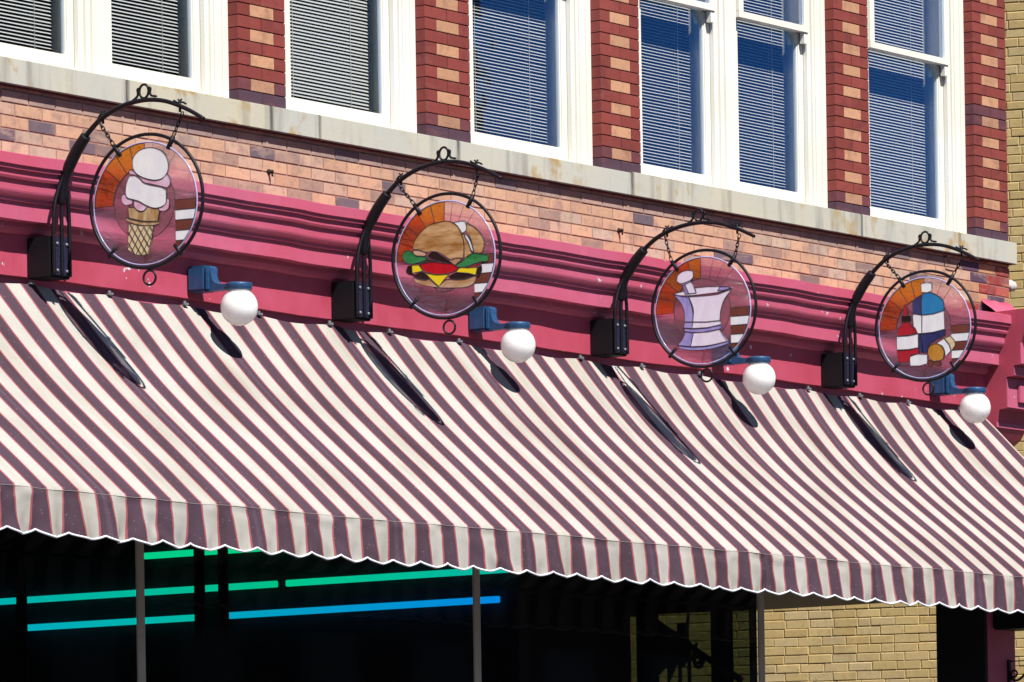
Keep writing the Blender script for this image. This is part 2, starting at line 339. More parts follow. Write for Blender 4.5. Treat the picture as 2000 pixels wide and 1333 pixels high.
class MB:
    def __init__(s): s.bm = bmesh.new(); s.col = None; s.mats = []
    def mi(s, m):
        if m is None: return 0
        if m not in s.mats: s.mats.append(m)
        return s.mats.index(m)
    def box(s, x0, x1, y0, y1, z0, z1, m=None, bev=0):
        k = s.mi(m)
        if bev:
            t = bmesh.new(); MBbox(t, x0, x1, y0, y1, z0, z1)
            bmesh.ops.bevel(t, geom=t.edges[:], offset=bev, segments=2, affect='EDGES', clamp_overlap=True)
            s.merge(t, k)
        else:
            for f in MBbox(s.bm, x0, x1, y0, y1, z0, z1): f.material_index = k
        return s
    def merge(s, t, k=0, smooth=False):
        mp = {v: s.bm.verts.new(v.co) for v in t.verts}
        for f in t.faces:
            nf = s.bm.faces.new([mp[v] for v in f.verts]); nf.material_index = k; nf.smooth = smooth or f.smooth
        t.free()
    def tube(s, pts, r, seg=8, m=None, closed=False, caps=True):
        k = s.mi(m); pts = [Vector(p) for p in pts]; n = len(pts)
        rs = r if isinstance(r, (list, tuple)) else [r] * n
        rings = []; up = None
        for i, p in enumerate(pts):
            a = pts[(i - 1) % n] if (closed or i > 0) else p
            b = pts[(i + 1) % n] if (closed or i < n - 1) else p
            d = (b - a).normalized()
            if up is None:
                up = Vector((0, 0, 1)) if abs(d.z) < 0.9 else Vector((1, 0, 0))
            side = d.cross(up).normalized(); up = side.cross(d).normalized()
            rings.append([s.bm.verts.new(p + (side * math.cos(2 * math.pi * j / seg) + up * math.sin(2 * math.pi * j / seg)) * rs[i]) for j in range(seg)])
        lim = n if closed else n - 1
        for i in range(lim):
            A, B = rings[i], rings[(i + 1) % n]
            if closed and i == n - 1:   # match rotation of the frame at the seam
                off = min(range(seg), key=lambda o: sum((A[j].co - B[(j + o) % seg].co).length for j in range(seg)))
                B = [B[(j + off) % seg] for j in range(seg)]
            for j in range(seg):
                f = s.bm.faces.new((A[j], A[(j + 1) % seg], B[(j + 1) % seg], B[j])); f.smooth = True; f.material_index = k
        if not closed and caps:
            for rr in (rings[0][::-1], rings[-1]):
                f = s.bm.faces.new(rr); f.material_index = k
        return s
    def ring(s, c, r, tr, seg=48, ts=8, axis='x', m=None, sz=1.0):
        pts = []
        for i in range(seg):
            a = 2 * math.pi * i / seg
            p = (0, r * math.cos(a), r * sz * math.sin(a)) if axis == 'x' else ((r * math.cos(a), 0, r * sz * math.sin(a)) if axis == 'y' else (r * math.cos(a), r * sz * math.sin(a), 0))
            pts.append(Vector(c) + Vector(p))
        return s.tube(pts, tr, ts, m, closed=True)
    def lathe(s, c, prof, seg=32, axis='z', m=None):
        k = s.mi(m); rows = []
        for r, h in prof:
            row = []
            for j in range(seg):
                a = 2 * math.pi * j / seg
                if axis == 'z': p = (r * math.cos(a), r * math.sin(a), h)
                elif axis == 'x': p = (h, r * math.cos(a), r * math.sin(a))
                else: p = (r * math.cos(a), h, -r * math.sin(a))
                row.append(s.bm.verts.new(Vector(c) + Vector(p)))
            rows.append(row)
        for A, B in zip(rows, rows[1:]):
            for j in range(seg):
                f = s.bm.faces.new((A[j], A[(j + 1) % seg], B[(j + 1) % seg], B[j])); f.smooth = True; f.material_index = k
        for rr, p in ((rows[0][::-1], prof[0]), (rows[-1], prof[-1])):
            if p[0] > 1e-4:
                f = s.bm.faces.new(rr); f.material_index = k
        return s
    def prism(s, poly, x0, x1, axis='x', m=None):
        """poly of (a, z): for axis x the polygon lies in (y, z), for axis y in (x, z)"""
        k = s.mi(m)
        mk = (lambda a, z, t: (t, a, z)) if axis == 'x' else (lambda a, z, t: (a, t, z))
        A = [s.bm.verts.new(mk(a, z, x0)) for a, z in poly]; B = [s.bm.verts.new(mk(a, z, x1)) for a, z in poly]
        n = len(poly)
        for i in range(n):
            s.bm.faces.new((A[i], A[(i + 1) % n], B[(i + 1) % n], B[i])).material_index = k
        s.bm.faces.new(A[::-1]).material_index = k; s.bm.faces.new(B).material_index = k
        return s
    def brick(s, x0, x1, y0, y1, z0, z1, color, ch=0.003, tf=None, m=None):
        """a brick with a softened front rim; front is the y0 side"""
        if s.col is None: s.col = s.bm.loops.layers.float_color.new('Col')
        k = s.mi(m)
        P = [(x0, y1, z0), (x1, y1, z0), (x1, y1, z1), (x0, y1, z1),
             (x0, y0 + ch, z0), (x1, y0 + ch, z0), (x1, y0 + ch, z1), (x0, y0 + ch, z1),
             (x0 + ch, y0, z0 + ch), (x1 - ch, y0, z0 + ch), (x1 - ch, y0, z1 - ch), (x0 + ch, y0, z1 - ch)]
        V = [s.bm.verts.new(tf(Vector(p)) if tf else p) for p in P]
        for q in ((8, 9, 10, 11), (4, 5, 9, 8), (5, 6, 10, 9), (6, 7, 11, 10), (7, 4, 8, 11), (0, 1, 5, 4), (1, 2, 6, 5), (2, 3, 7, 6), (3, 0, 4, 7)):
            f = s.bm.faces.new([V[i] for i in q]); f.material_index = k
            for lp in f.loops: lp[s.col] = (*color, 1)
        return s
    def build(s, name, mat=None, parent=None, loc=None, fix=True):
        me = bpy.data.meshes.new(name)
        if fix: bmesh.ops.recalc_face_normals(s.bm, faces=s.bm.faces[:])
        s.bm.to_mesh(me); s.bm.free()
        mats = s.mats or [mat]
        for m in mats: me.materials.append(MT[m] if isinstance(m, str) else m)
        o = bpy.data.objects.new(name, me); COL.objects.link(o)
        if parent: o.parent = parent
        if loc: o.location = loc
        return o
def MBbox(bm, x0, x1, y0, y1, z0, z1):
    V = [bm.verts.new(p) for p in ((x0, y0, z0), (x1, y0, z0), (x1, y1, z0), (x0, y1, z0), (x0, y0, z1), (x1, y0, z1), (x1, y1, z1), (x0, y1, z1))]
    return [bm.faces.new([V[i] for i in q]) for q in ((0, 3, 2, 1), (4, 5, 6, 7), (0, 1, 5, 4), (1, 2, 6, 5), (2, 3, 7, 6), (3, 0, 4, 7))]
def box(name, mat, parent, x0, x1, y0, y1, z0, z1, bev=0):
    return MB().box(x0, x1, y0, y1, z0, z1, None, bev).build(name, mat, parent)
def smoothpath(pts, n=6):
    P = [Vector(p) for p in pts]; out = []
    for i in range(len(P) - 1):
        p0, p1, p2, p3 = P[max(i - 1, 0)], P[i], P[i + 1], P[min(i + 2, len(P) - 1)]
        for k in range(n):
            t = k / n
            out.append(0.5 * ((2 * p1) + (p2 - p0) * t + (2 * p0 - 5 * p1 + 4 * p2 - p3) * t * t + (3 * p1 - p0 - 3 * p2 + p3) * t ** 3))
    out.append(P[-1]); return out
def sm(a, b, x):
    t = min(1, max(0, (x - a) / (b - a))); return t * t * (3 - 2 * t)

rng = random.Random(7)
# ------------------------------------------------------------------ ground and an added far ridge
tag(MB().box(-300, 400, -400, 200, -0.5, 0).build('street', 'asphalt'), kind='structure')
tag(box('pavement', 'concrete', None, -40, 60, -4.2, 0.6, 0.004, 0.15), kind='structure')
hb = MB()  # added unseen ridge, blocks low sky from mirroring in the shop glass
hp = []
for i in range(61):
    a = R_(-175 + i * 170 / 60.0)
    d = 330; hp.append((d * math.cos(a), d * math.sin(a), 20 + 7 * math.sin(i * 0.5) + 4 * math.sin(i * 1.3)))
for i in range(60):
    (x, y, h), (x2, y2, h2) = hp[i], hp[i + 1]
    f1 = [hb.bm.verts.new(p) for p in ((x * 0.75, y * 0.75, -0.4), (x2 * 0.75, y2 * 0.75, -0.4), (x2, y2, h2), (x, y, h))]
    f2 = [hb.bm.verts.new(p) for p in ((x, y, h), (x2, y2, h2), (x2 * 1.3, y2 * 1.3, -0.4), (x * 1.3, y * 1.3, -0.4))]
    hb.bm.faces.new(f1); hb.bm.faces.new(f2)
bmesh.ops.remove_doubles(hb.bm, verts=hb.bm.verts[:], dist=0.01)
tag(hb.build('added_ridge', 'ridge'), kind='structure')

# ------------------------------------------------------------------ buildings across the street (mirrored in the window glass)
def far_building(x0, x1, h, label, n, floors):
    e = empty('facing_building', ((x0 + x1) / 2, -26, 0), label, 'building', 'buildings across the street'); cxx = (x0 + x1) / 2
    hw = (x1 - x0) / 2
    MB().box(-hw, hw, -12, 0, 0, h).build('wall', 'dimbrick', e)
    c = MB(); c.box(-hw - 0.2, hw + 0.2, 0.003, 0.5, h - 0.9, h + 0.1); c.build('cornice', 'wall', e)
    for fl in range(floors):
        for i in range(n):
            x = -hw + (i + 0.5) * 2 * hw / n
            w = MB().box(x - 0.65, x + 0.65, 0.004, 0.09, 3.9 + fl * 3.6, 5.9 + fl * 3.6).build('window', 'wall', e)
            MB().box(x - 0.53, x + 0.53, 0.092, 0.1, 4.02 + fl * 3.6, 5.78 + fl * 3.6).build('pane', 'darkglass', w)
far_building(18, 40.9, 17.5, 'tall dim brick building across the street, mirrored in the left upstairs windows', 9, 3)
far_building(41.4, 62, 8.2, 'added low dim brick building across the street, keeping sky out of the shop glass', 8, 1)  # added low block, sized to darken what the shop glass mirrors

# ------------------------------------------------------------------ the corner building
BX0, BX1 = -4.0, 10.05
bld = empty('corner_building', (3, 0, 0), 'red and tan brick corner shop building with white sash windows above a pink cornice', 'building')
def part(o):       # parts are built in world coordinates
    o.parent = bld; o.matrix_parent_inverse = Matrix.Translation((-3, 0, 0)); return o

# tan brick band between the cornice and the stone sill
b = MB(); H = 0.0677; L = 0.222; J = 0.009
TAN = [((0.59, 0.36, 0.24), 5), ((0.56, 0.335, 0.225), 4), ((0.56, 0.37, 0.275), 3.5), ((0.38, 0.25, 0.2), 1.9), ((0.25, 0.175, 0.16), 1.3), ((0.15, 0.115, 0.14), 0.7), ((0.5, 0.37, 0.29), 1.8)]
def pick(tbl):
    t = rng.random() * sum(w for _, w in tbl)
    for c, w in tbl:
        t -= w
        if t <= 0: break
    k = rng.uniform(0.92, 1.08); return tuple(x * k for x in c)
k = 0; z = 5.745
while z < 6.17:
    x = BX0 + (L / 2 if k % 2 else 0)
    while x < BX1 - 0.02:
        x1 = min(x + L, BX1)
        c = pick(TAN)
        zc = z + H / 2
        if zc > 6.09:    # courses under the sill are washed grey by drips
            c = tuple(0.45 * p + 0.55 * q for p, q in zip(c, (0.3, 0.23, 0.22)))
        if x > 9.35: c = pick([((0.3, 0.045, 0.04), 3), ((0.1, 0.06, 0.1), 2), ((0.4, 0.1, 0.08), 1), ((0.5, 0.28, 0.16), 1.5)])
        d = rng.uniform(-0.0015, 0.0015)
        b.brick(x + J / 2, x1 - (J / 2 if x1 < BX1 else 0), d, 0.05, z + J / 2, z + H - J / 2, c, 0.002)
        x += L
    z += H; k += 1
part(b.build('tan_brick_band', 'tan'))
part(box('mortar', 'mortar', None, BX0, BX1 - 0.006, 0.0042, 0.3, 5.2, 6.171))

# red piers with tan centres, coursed
PIERS = [(-0.98, -0.56), (1.68, 2.105), (3.43, 3.868), (5.22, 5.638), (7.88, 8.29), (9.62, 10.05)]
HP = 0.0684; RED = (0.25, 0.054, 0.046); PUR = (0.09, 0.05, 0.075); TNB = (0.56, 0.30, 0.18)
def rj(c, a=0.14): 
    k = rng.uniform(1 - a, 1 + a); return tuple(x * k for x in c)
for (a, c) in PIERS:
    b = MB(); w = c - a; z = 6.314; row = 0; j = 0.0055
    while z < 8.6:
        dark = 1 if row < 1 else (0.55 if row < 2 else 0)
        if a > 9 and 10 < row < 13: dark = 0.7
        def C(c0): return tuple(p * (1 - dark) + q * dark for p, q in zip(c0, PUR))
        if row % 2 == 0:
            m_ = a + w / 2 + rng.uniform(-0.004, 0.004)
            segs = [(a, m_, C(rj(RED))), (m_, c, C(rj(RED)))]
        else:
            q1, q3 = a + w * 0.255, a + w * 0.76
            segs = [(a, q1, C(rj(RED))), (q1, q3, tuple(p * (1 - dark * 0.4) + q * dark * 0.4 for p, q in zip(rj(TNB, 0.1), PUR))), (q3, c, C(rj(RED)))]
        for x0, x1, cc in segs:
            d = rng.uniform(-0.001, 0.001)
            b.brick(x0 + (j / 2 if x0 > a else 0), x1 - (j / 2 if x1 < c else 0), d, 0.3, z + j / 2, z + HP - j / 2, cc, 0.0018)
        z += HP; row += 1
    p = part(b.build('brick_pier', 'red'))
    part(box('mortar', 'rmortar', None, a + 0.004, c - 0.004, 0.005, 0.32, 6.31, 8.6))
part(box('upper_wall', 'wall', None, BX0, -0.98, 0, 0.3, 6.31, 11))
part(box('upper_wall', 'wall', None, -0.98, BX1, 0.003, 0.3, 8.6, 11))
part(box('side_wall', 'wall', None, 9.75, BX1 - 0.01, 0.32, 8, 3.99, 11))
part(box('back_wall', 'wall', None, BX0, 9.75, 7.7, 8, 0, 11))
part(box('side_wall', 'wall', None, BX0, BX0 + 0.3, 0.3, 7.7, 0, 11))
part(box('roof', 'wall', None, BX0, BX1, 0.3, 8, 11, 11.2))

# stone sill in blocks, with dirty open joints
SJ = [BX0, -1.0, 0.648, 1.909, 3.674, 5.472, 8.103, 10.085]
for a, c in zip(SJ, SJ[1:]):
    o = part(MB().box(a + 0.004, c - 0.004, -0.046 + rng.uniform(-0.002, 0.002), 0.25, 6.171, 6.309 + (0.008 if c > 6 else 0), None, 0.005).build('stone_sill', 'stone'))
part(box('sill_bed', 'rmortar', None, BX0, 10.05, -0.036, 0.24, 6.168, 6.3))

# pink sheet-metal cornice and frieze: one moulded profile (out, height)
prof = [(0, 5.80), (0.215, 5.783), (0.235, 5.777), (0.236, 5.722), (0.223, 5.720), (0.223, 5.701), (0.206, 5.699), (0.206, 5.667),
        (0.200, 5.655), (0.183, 5.652), (0.181, 5.60), (0.178, 5.59), (0.171, 5.578), (0.158, 5.570), (0.152, 5.568), (0.152, 5.550), (0.136, 5.548), (0.136, 5.456),
        (0.06, 5.456), (0.058, 5.43), (0.05, 5.41), (0.036, 5.40), (0.03, 5.398)]
def cornice(name, prof, mat, x0, x1, zback=None):
    b = MB(); n = int((x1 - x0) / 0.12); rows = []
    for i in range(n + 1):
        x = x0 + (x1 - x0) * i / n
        wz = 0.003 * math.sin(x * 2.1) + 0.002 * math.sin(x * 7.3 + 1) + rng.uniform(-0.0012, 0.0012); wy = 0.002 * math.sin(x * 3.7 + 2) + 0.0015 * math.sin(x * 11.0)
        rows.append([b.bm.verts.new((x, -p - (wy if p > 0.05 else 0), z + (wz if p > 0.02 else 0))) for p, z in prof])
    for A, B in zip(rows, rows[1:]):
        for q in range(len(prof) - 1):
            b.bm.faces.new((A[q], B[q], B[q + 1], A[q + 1]))
    for rr in (rows[0][::-1], rows[-1]): b.bm.faces.new(rr)
    b.bm.faces.new([rows[0][0], rows[0][-1], rows[-1][-1], rows[-1][0]])
    return part(b.build(name, mat))
CX1 = 9.664
cornice('cornice', prof + [(0, 5.398)], 'pink', BX0, CX1)
cornice('frieze', [(0.002, 5.397), (0.030, 5.397), (0.030, 5.181), (0.026, 5.178), (0.002, 5.178)], 'frieze', BX0, CX1)
part(box('lower_wall', 'pink', None, BX0, CX1, 0.001, 0.29, 4.402, 5.199))

# heavy end corbel, stepped outward toward the top, with pilaster below
cp = [(0, 5.812), (-0.43, 5.824), (-0.43, 5.74), (-0.375, 5.71), (-0.33, 5.66), (-0.30, 5.60), (-0.295, 5.455), (-0.247, 5.45), (-0.244, 5.382),
      (-0.19, 5.378), (-0.188, 5.172), (-0.132, 5.166), (-0.118, 5.12), (-0.108, 5.085), (-0.107, 5.05), (-0.07, 4.99), (0, 4.94)]
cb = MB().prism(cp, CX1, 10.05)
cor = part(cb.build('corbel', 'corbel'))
def cpart(o): o.parent = cor; o.matrix_parent_inverse = Matrix.Translation((0, 0, 0)); return o
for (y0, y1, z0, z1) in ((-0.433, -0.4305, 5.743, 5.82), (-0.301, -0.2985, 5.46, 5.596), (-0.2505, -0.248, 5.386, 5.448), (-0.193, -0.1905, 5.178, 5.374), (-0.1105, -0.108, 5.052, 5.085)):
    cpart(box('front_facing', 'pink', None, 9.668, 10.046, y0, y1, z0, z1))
for (y0, z0, z1) in ((-0.215, 5.215, 5.33),):
    cpart(box('raised_block', 'pink', None, 9.80, 9.98, y0, y0 + 0.02, z0, z1, 0.004))
f = MB()
gr = []
for i in range(15):
    x = 9.672 + 0.385 * i / 14; r_ = []
    for q in range(6):
        t = q / 5; r_.append(f.bm.verts.new((x, -0.10 * (1 - t) ** 2 - 0.012 - 0.006 * math.sin(i * 0.8 + q), 5.818 + 0.092 * t ** 0.8 + 0.003 * math.sin(i * 1.3) * t)))
    gr.append(r_)
for A, B in zip(gr, gr[1:]):
    for q in range(5): f.bm.faces.new((A[q], B[q], B[q + 1], A[q + 1])).smooth = True
part(f.build('bent_flashing', 'pink'))
part(box('corner_pilaster', 'pink', None, 9.69, 10.05, 0.0, 0.36, 0.15, 4.93))
part(box('pier_shade_sheet', 'black', None, 9.655, 9.687, 0.004, 0.375, 0.15, 3.955))  # black sheet paints the shade on the pier's inner side

# ground floor: shop front, posts, dark shop interior, open corner entrance
zs = 3.955
part(box('soffit_wall', 'pink', None, 7.03, CX1, 0.004, 0.286, 3.99, 4.401))
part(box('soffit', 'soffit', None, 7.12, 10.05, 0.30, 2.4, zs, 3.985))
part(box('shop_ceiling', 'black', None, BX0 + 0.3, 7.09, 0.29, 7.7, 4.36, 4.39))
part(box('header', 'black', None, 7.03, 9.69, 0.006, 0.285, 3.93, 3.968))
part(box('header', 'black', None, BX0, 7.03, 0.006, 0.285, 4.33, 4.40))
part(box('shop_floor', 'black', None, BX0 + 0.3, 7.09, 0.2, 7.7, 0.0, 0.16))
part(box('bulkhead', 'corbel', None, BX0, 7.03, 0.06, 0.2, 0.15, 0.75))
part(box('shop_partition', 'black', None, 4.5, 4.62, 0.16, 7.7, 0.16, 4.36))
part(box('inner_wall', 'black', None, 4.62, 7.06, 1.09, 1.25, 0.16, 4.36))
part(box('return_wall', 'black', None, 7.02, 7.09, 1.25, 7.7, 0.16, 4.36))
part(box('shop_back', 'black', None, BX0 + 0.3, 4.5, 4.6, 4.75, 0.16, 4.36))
for (x0, x1, w) in ((0.84, 0.905, 'shop_post'), (3.955, 4.02, 'shop_post'), (7.025, 7.092, 'shop_post'), (-2.3, -2.235, 'shop_post')):
    part(MB().box(x0, x1, 0.094, 0.107, 0.75, 4.33, None, 0.003).build(w, 'post'))
for (x0, x1) in ((-2.235, 0.84), (0.905, 3.955), (4.02, 7.025)):
    part(box('shop_window', 'shopglass', None, x0, x1, 0.108, 0.116, 0.75, 4.33))
# return side of the entrance: dark framed panes
for (y0, y1) in ((0.165, 0.33), (0.454, 0.893), (1.019, 1.085)):
    part(box('side_pane', 'sideglass', None, 7.045, 7.051, y0, y1, 0.75, 3.752))
for (y0, y1) in ((0.152, 0.165), (0.33, 0.454), (0.893, 1.019)):
    part(box('side_post', 'black', None, 7.02, 7.088, y0, y1, 0.75, 3.752))
part(box('side_head', 'black', None, 7.02, 7.088, 0.152, 1.25, 3.752, 4.36))
part(box('side_base', 'black', None, 7.02, 7.088, 0.152, 1.25, 0.16, 0.75))
for y0, y1 in ((3.78, 3.863), (2.362, 2.442), (2.18, 2.255)):
    part(box('inner_post', 'black', None, 4.295, 4.305, y0, y1, 0.16, 4.36))

# ------------------------------------------------------------------ upstairs windows and blinds
part(box('upper_floor', 'room', None, BX0 + 0.3, 9.75, 0.33, 7.7, 6.0, 6.16))
part(box('upper_room_back', 'room', None, BX0 + 0.3, 9.75, 1.6, 1.7, 6.16, 9.5))
part(box('upper_ceiling', 'black', None, BX0 + 0.3, 9.75, 0.33, 1.6, 9.4, 9.5))
ZR0, ZR1 = 7.449, 7.484     # meeting rails
ZT = 8.6
def window(x0, x1, left_casing=True, right_casing=True):
    """one double hung sash window in the opening x0..x1 (outer edges of the sashes)"""
    fr = MB()
    fr.box(x0, x1, 0.10, 0.29, 6.305, 6.352)                       # wooden sub sill
    w = fr.build('window', 'white'); part(w)
    def sub(o): o.parent = w; return o
    s = MB()        # lower sash, set back
    st = 0.058
    s.box(x0 + 0.004, x0 + st, 0.135, 0.175, 6.356, ZR0 - 0.002); s.box(x1 - st, x1 - 0.004, 0.135, 0.175, 6.356, ZR0 - 0.002)
    s.box(x0 + st, x1 - st, 0.134, 0.176, 6.353, 6.424); s.box(x0 + 0.004, x1 - 0.004, 0.128, 0.174, ZR0, ZR1)
    s.box(x0 + st, x0 + st + 0.009, 0.143, 0.167, 6.424, ZR0); s.box(x1 - st - 0.009, x1 - st, 0.143, 0.167, 6.424, ZR0)
    sub(s.build('lower_sash', 'white'))
    s = MB()        # upper sash, in front
    s.box(x0 + 0.002, x0 + st, 0.085, 0.125, ZR1 + 0.002, ZT); s.box(x1 - st, x1 - 0.002, 0.085, 0.125, ZR1 + 0.002, ZT)
    s.box(x0 + 0.002, x1 - 0.002, 0.082, 0.126, ZR0 - 0.004, ZR1)
    s.box(x1 - st + 0.006, x1 - 0.01, 0.09, 0.122, ZR0 - 0.075, ZR0 - 0.004)   # horn of the sash
    sub(s.build('upper_sash', 'white'))
    g = MB(); g.box(x0 + st, x1 - st, 0.153, 0.157, 6.424, ZR0); sub(g.build('window_pane', 'glass'))
    g = MB(); g.box(x0 + st, x1 - st, 0.102, 0.106, ZR1, ZT); sub(g.build('window_pane', 'glass'))
    return w
def casing(x0, x1, mirror=False):
    """moulded white casing strip; steps run from the brick toward the sash"""
    n = MB(); w = x1 - x0
    steps = [(0.0, 0.3, 0.07), (0.3, 0.66, 0.079), (0.66, 0.8, 0.088), (0.8, 1.0, 0.104)]
    for a, c, y in steps:
        if mirror: xa, xb = x0 + a * w, x0 + c * w
        else: xa, xb = x1 - c * w, x1 - a * w
        n.box(xa, xb, y, 0.29, 6.306, ZT)
    return part(n.build('window_casing', 'white'))
def mullion(x0, x1):
    n = MB(); w = x1 - x0
    for a, c, y in ((0, 0.16, 0.106), (0.16, 0.3, 0.088), (0.3, 0.7, 0.072), (0.7, 0.84, 0.088), (0.84, 1, 0.106)):
        n.box(x0 + a * w, x0 + c * w, y, 0.29, 6.306, ZT)
    return part(n.build('window_mullion', 'white'))
CW = 0.165
def blind(x0, x1, tilt, label, seed, ytop=0.0):
    """venetian blind: many thin curved slats with ladder cords, hung inside the pane"""
    r = random.Random(seed); yc = 0.262; W = 0.0255; P = 0.0196
    t = empty('window_blind', ((x0 + x1) / 2, yc, 6.40), label, 'blind', 'white slatted blinds behind the upstairs windows')
    hx = (x1 - x0) / 2; b = MB(); z = 0.035; i = 0
    while z < ZT - 6.46:
        a = R_(tilt + r.uniform(-1.5, 1.5) - (6 if i < 3 else 0)); dz = r.uniform(-0.0006, 0.0006); tw = r.uniform(-0.0012, 0.0012) * (3 if r.random() < 0.08 else 1)
        pr = []
        for q in range(5):
            s = (q / 4 - 0.5) * W; bow = 0.0022 * (1 - (q / 2 - 1) ** 2)
            pr.append((s * math.cos(a) - bow * math.sin(a), s * math.sin(a) + bow * math.cos(a)))
        A = [b.bm.verts.new((-hx, p, z + dz + h + tw)) for p, h in pr]; B = [b.bm.verts.new((hx, p, z + dz + h - tw)) for p, h in pr]
        for q in range(4):
            f = b.bm.faces.new((A[q], B[q], B[q + 1], A[q + 1])); f.smooth = True
        z += P; i += 1
    b.build('slats', 'blind', t, fix=False)
    MB().box(-hx, hx, -0.012, 0.012, 0.004, 0.02).build('bottom_rail', 'blind', t)
    c = MB()
    for fx in (-0.55, 0.62):
        for yy in (-0.0135, 0.0135):
            c.box(fx * hx - 0.0012, fx * hx + 0.0012, yy - 0.0008, yy + 0.0008, 0.02, ZT - 6.45)
    c.build('ladder_cord', 'blind', t)
    return t
def opening(x0, x1, double, tilts, labels, seeds):
    casing(x0, x0 + CW, True); casing(x1 - CW, x1)
    if double:
        m = (x0 + x1) / 2; mw = 0.13
        mullion(m - mw, m + mw)
        spans = [(x0 + CW, m - mw), (m + mw, x1 - CW)]
    else: spans = [(x0 + CW, x1 - CW)]
    for (a, c), t, l, s in zip(spans, tilts, labels, seeds):
        window(a, c)
        blind(a + 0.02, c - 0.045, t, l, s)
def BL(s): return 'white slatted blind ' + s
opening(-0.56, 1.68, True, (36, 36), (BL('cut off by the left edge of the photo'), BL('behind the window left of the leftmost brick pier')), (1, 2))
opening(2.105, 3.43, False, (47,), (BL('nearly closed and brightest, between the two leftmost brick piers'),), (3,))
opening(3.868, 5.22, False, (30,), (BL('with blue reflection, above the burger sign'),), (4,))
opening(5.638, 7.88, True, (28, 29), (BL('behind the left half of the double window above the mortar sign'), BL('behind the right half of the double window above the mortar sign')), (5, 6))
opening(8.29, 9.62, False, (36,), (BL('behind the rightmost window, above the bottle sign'),), (7,))
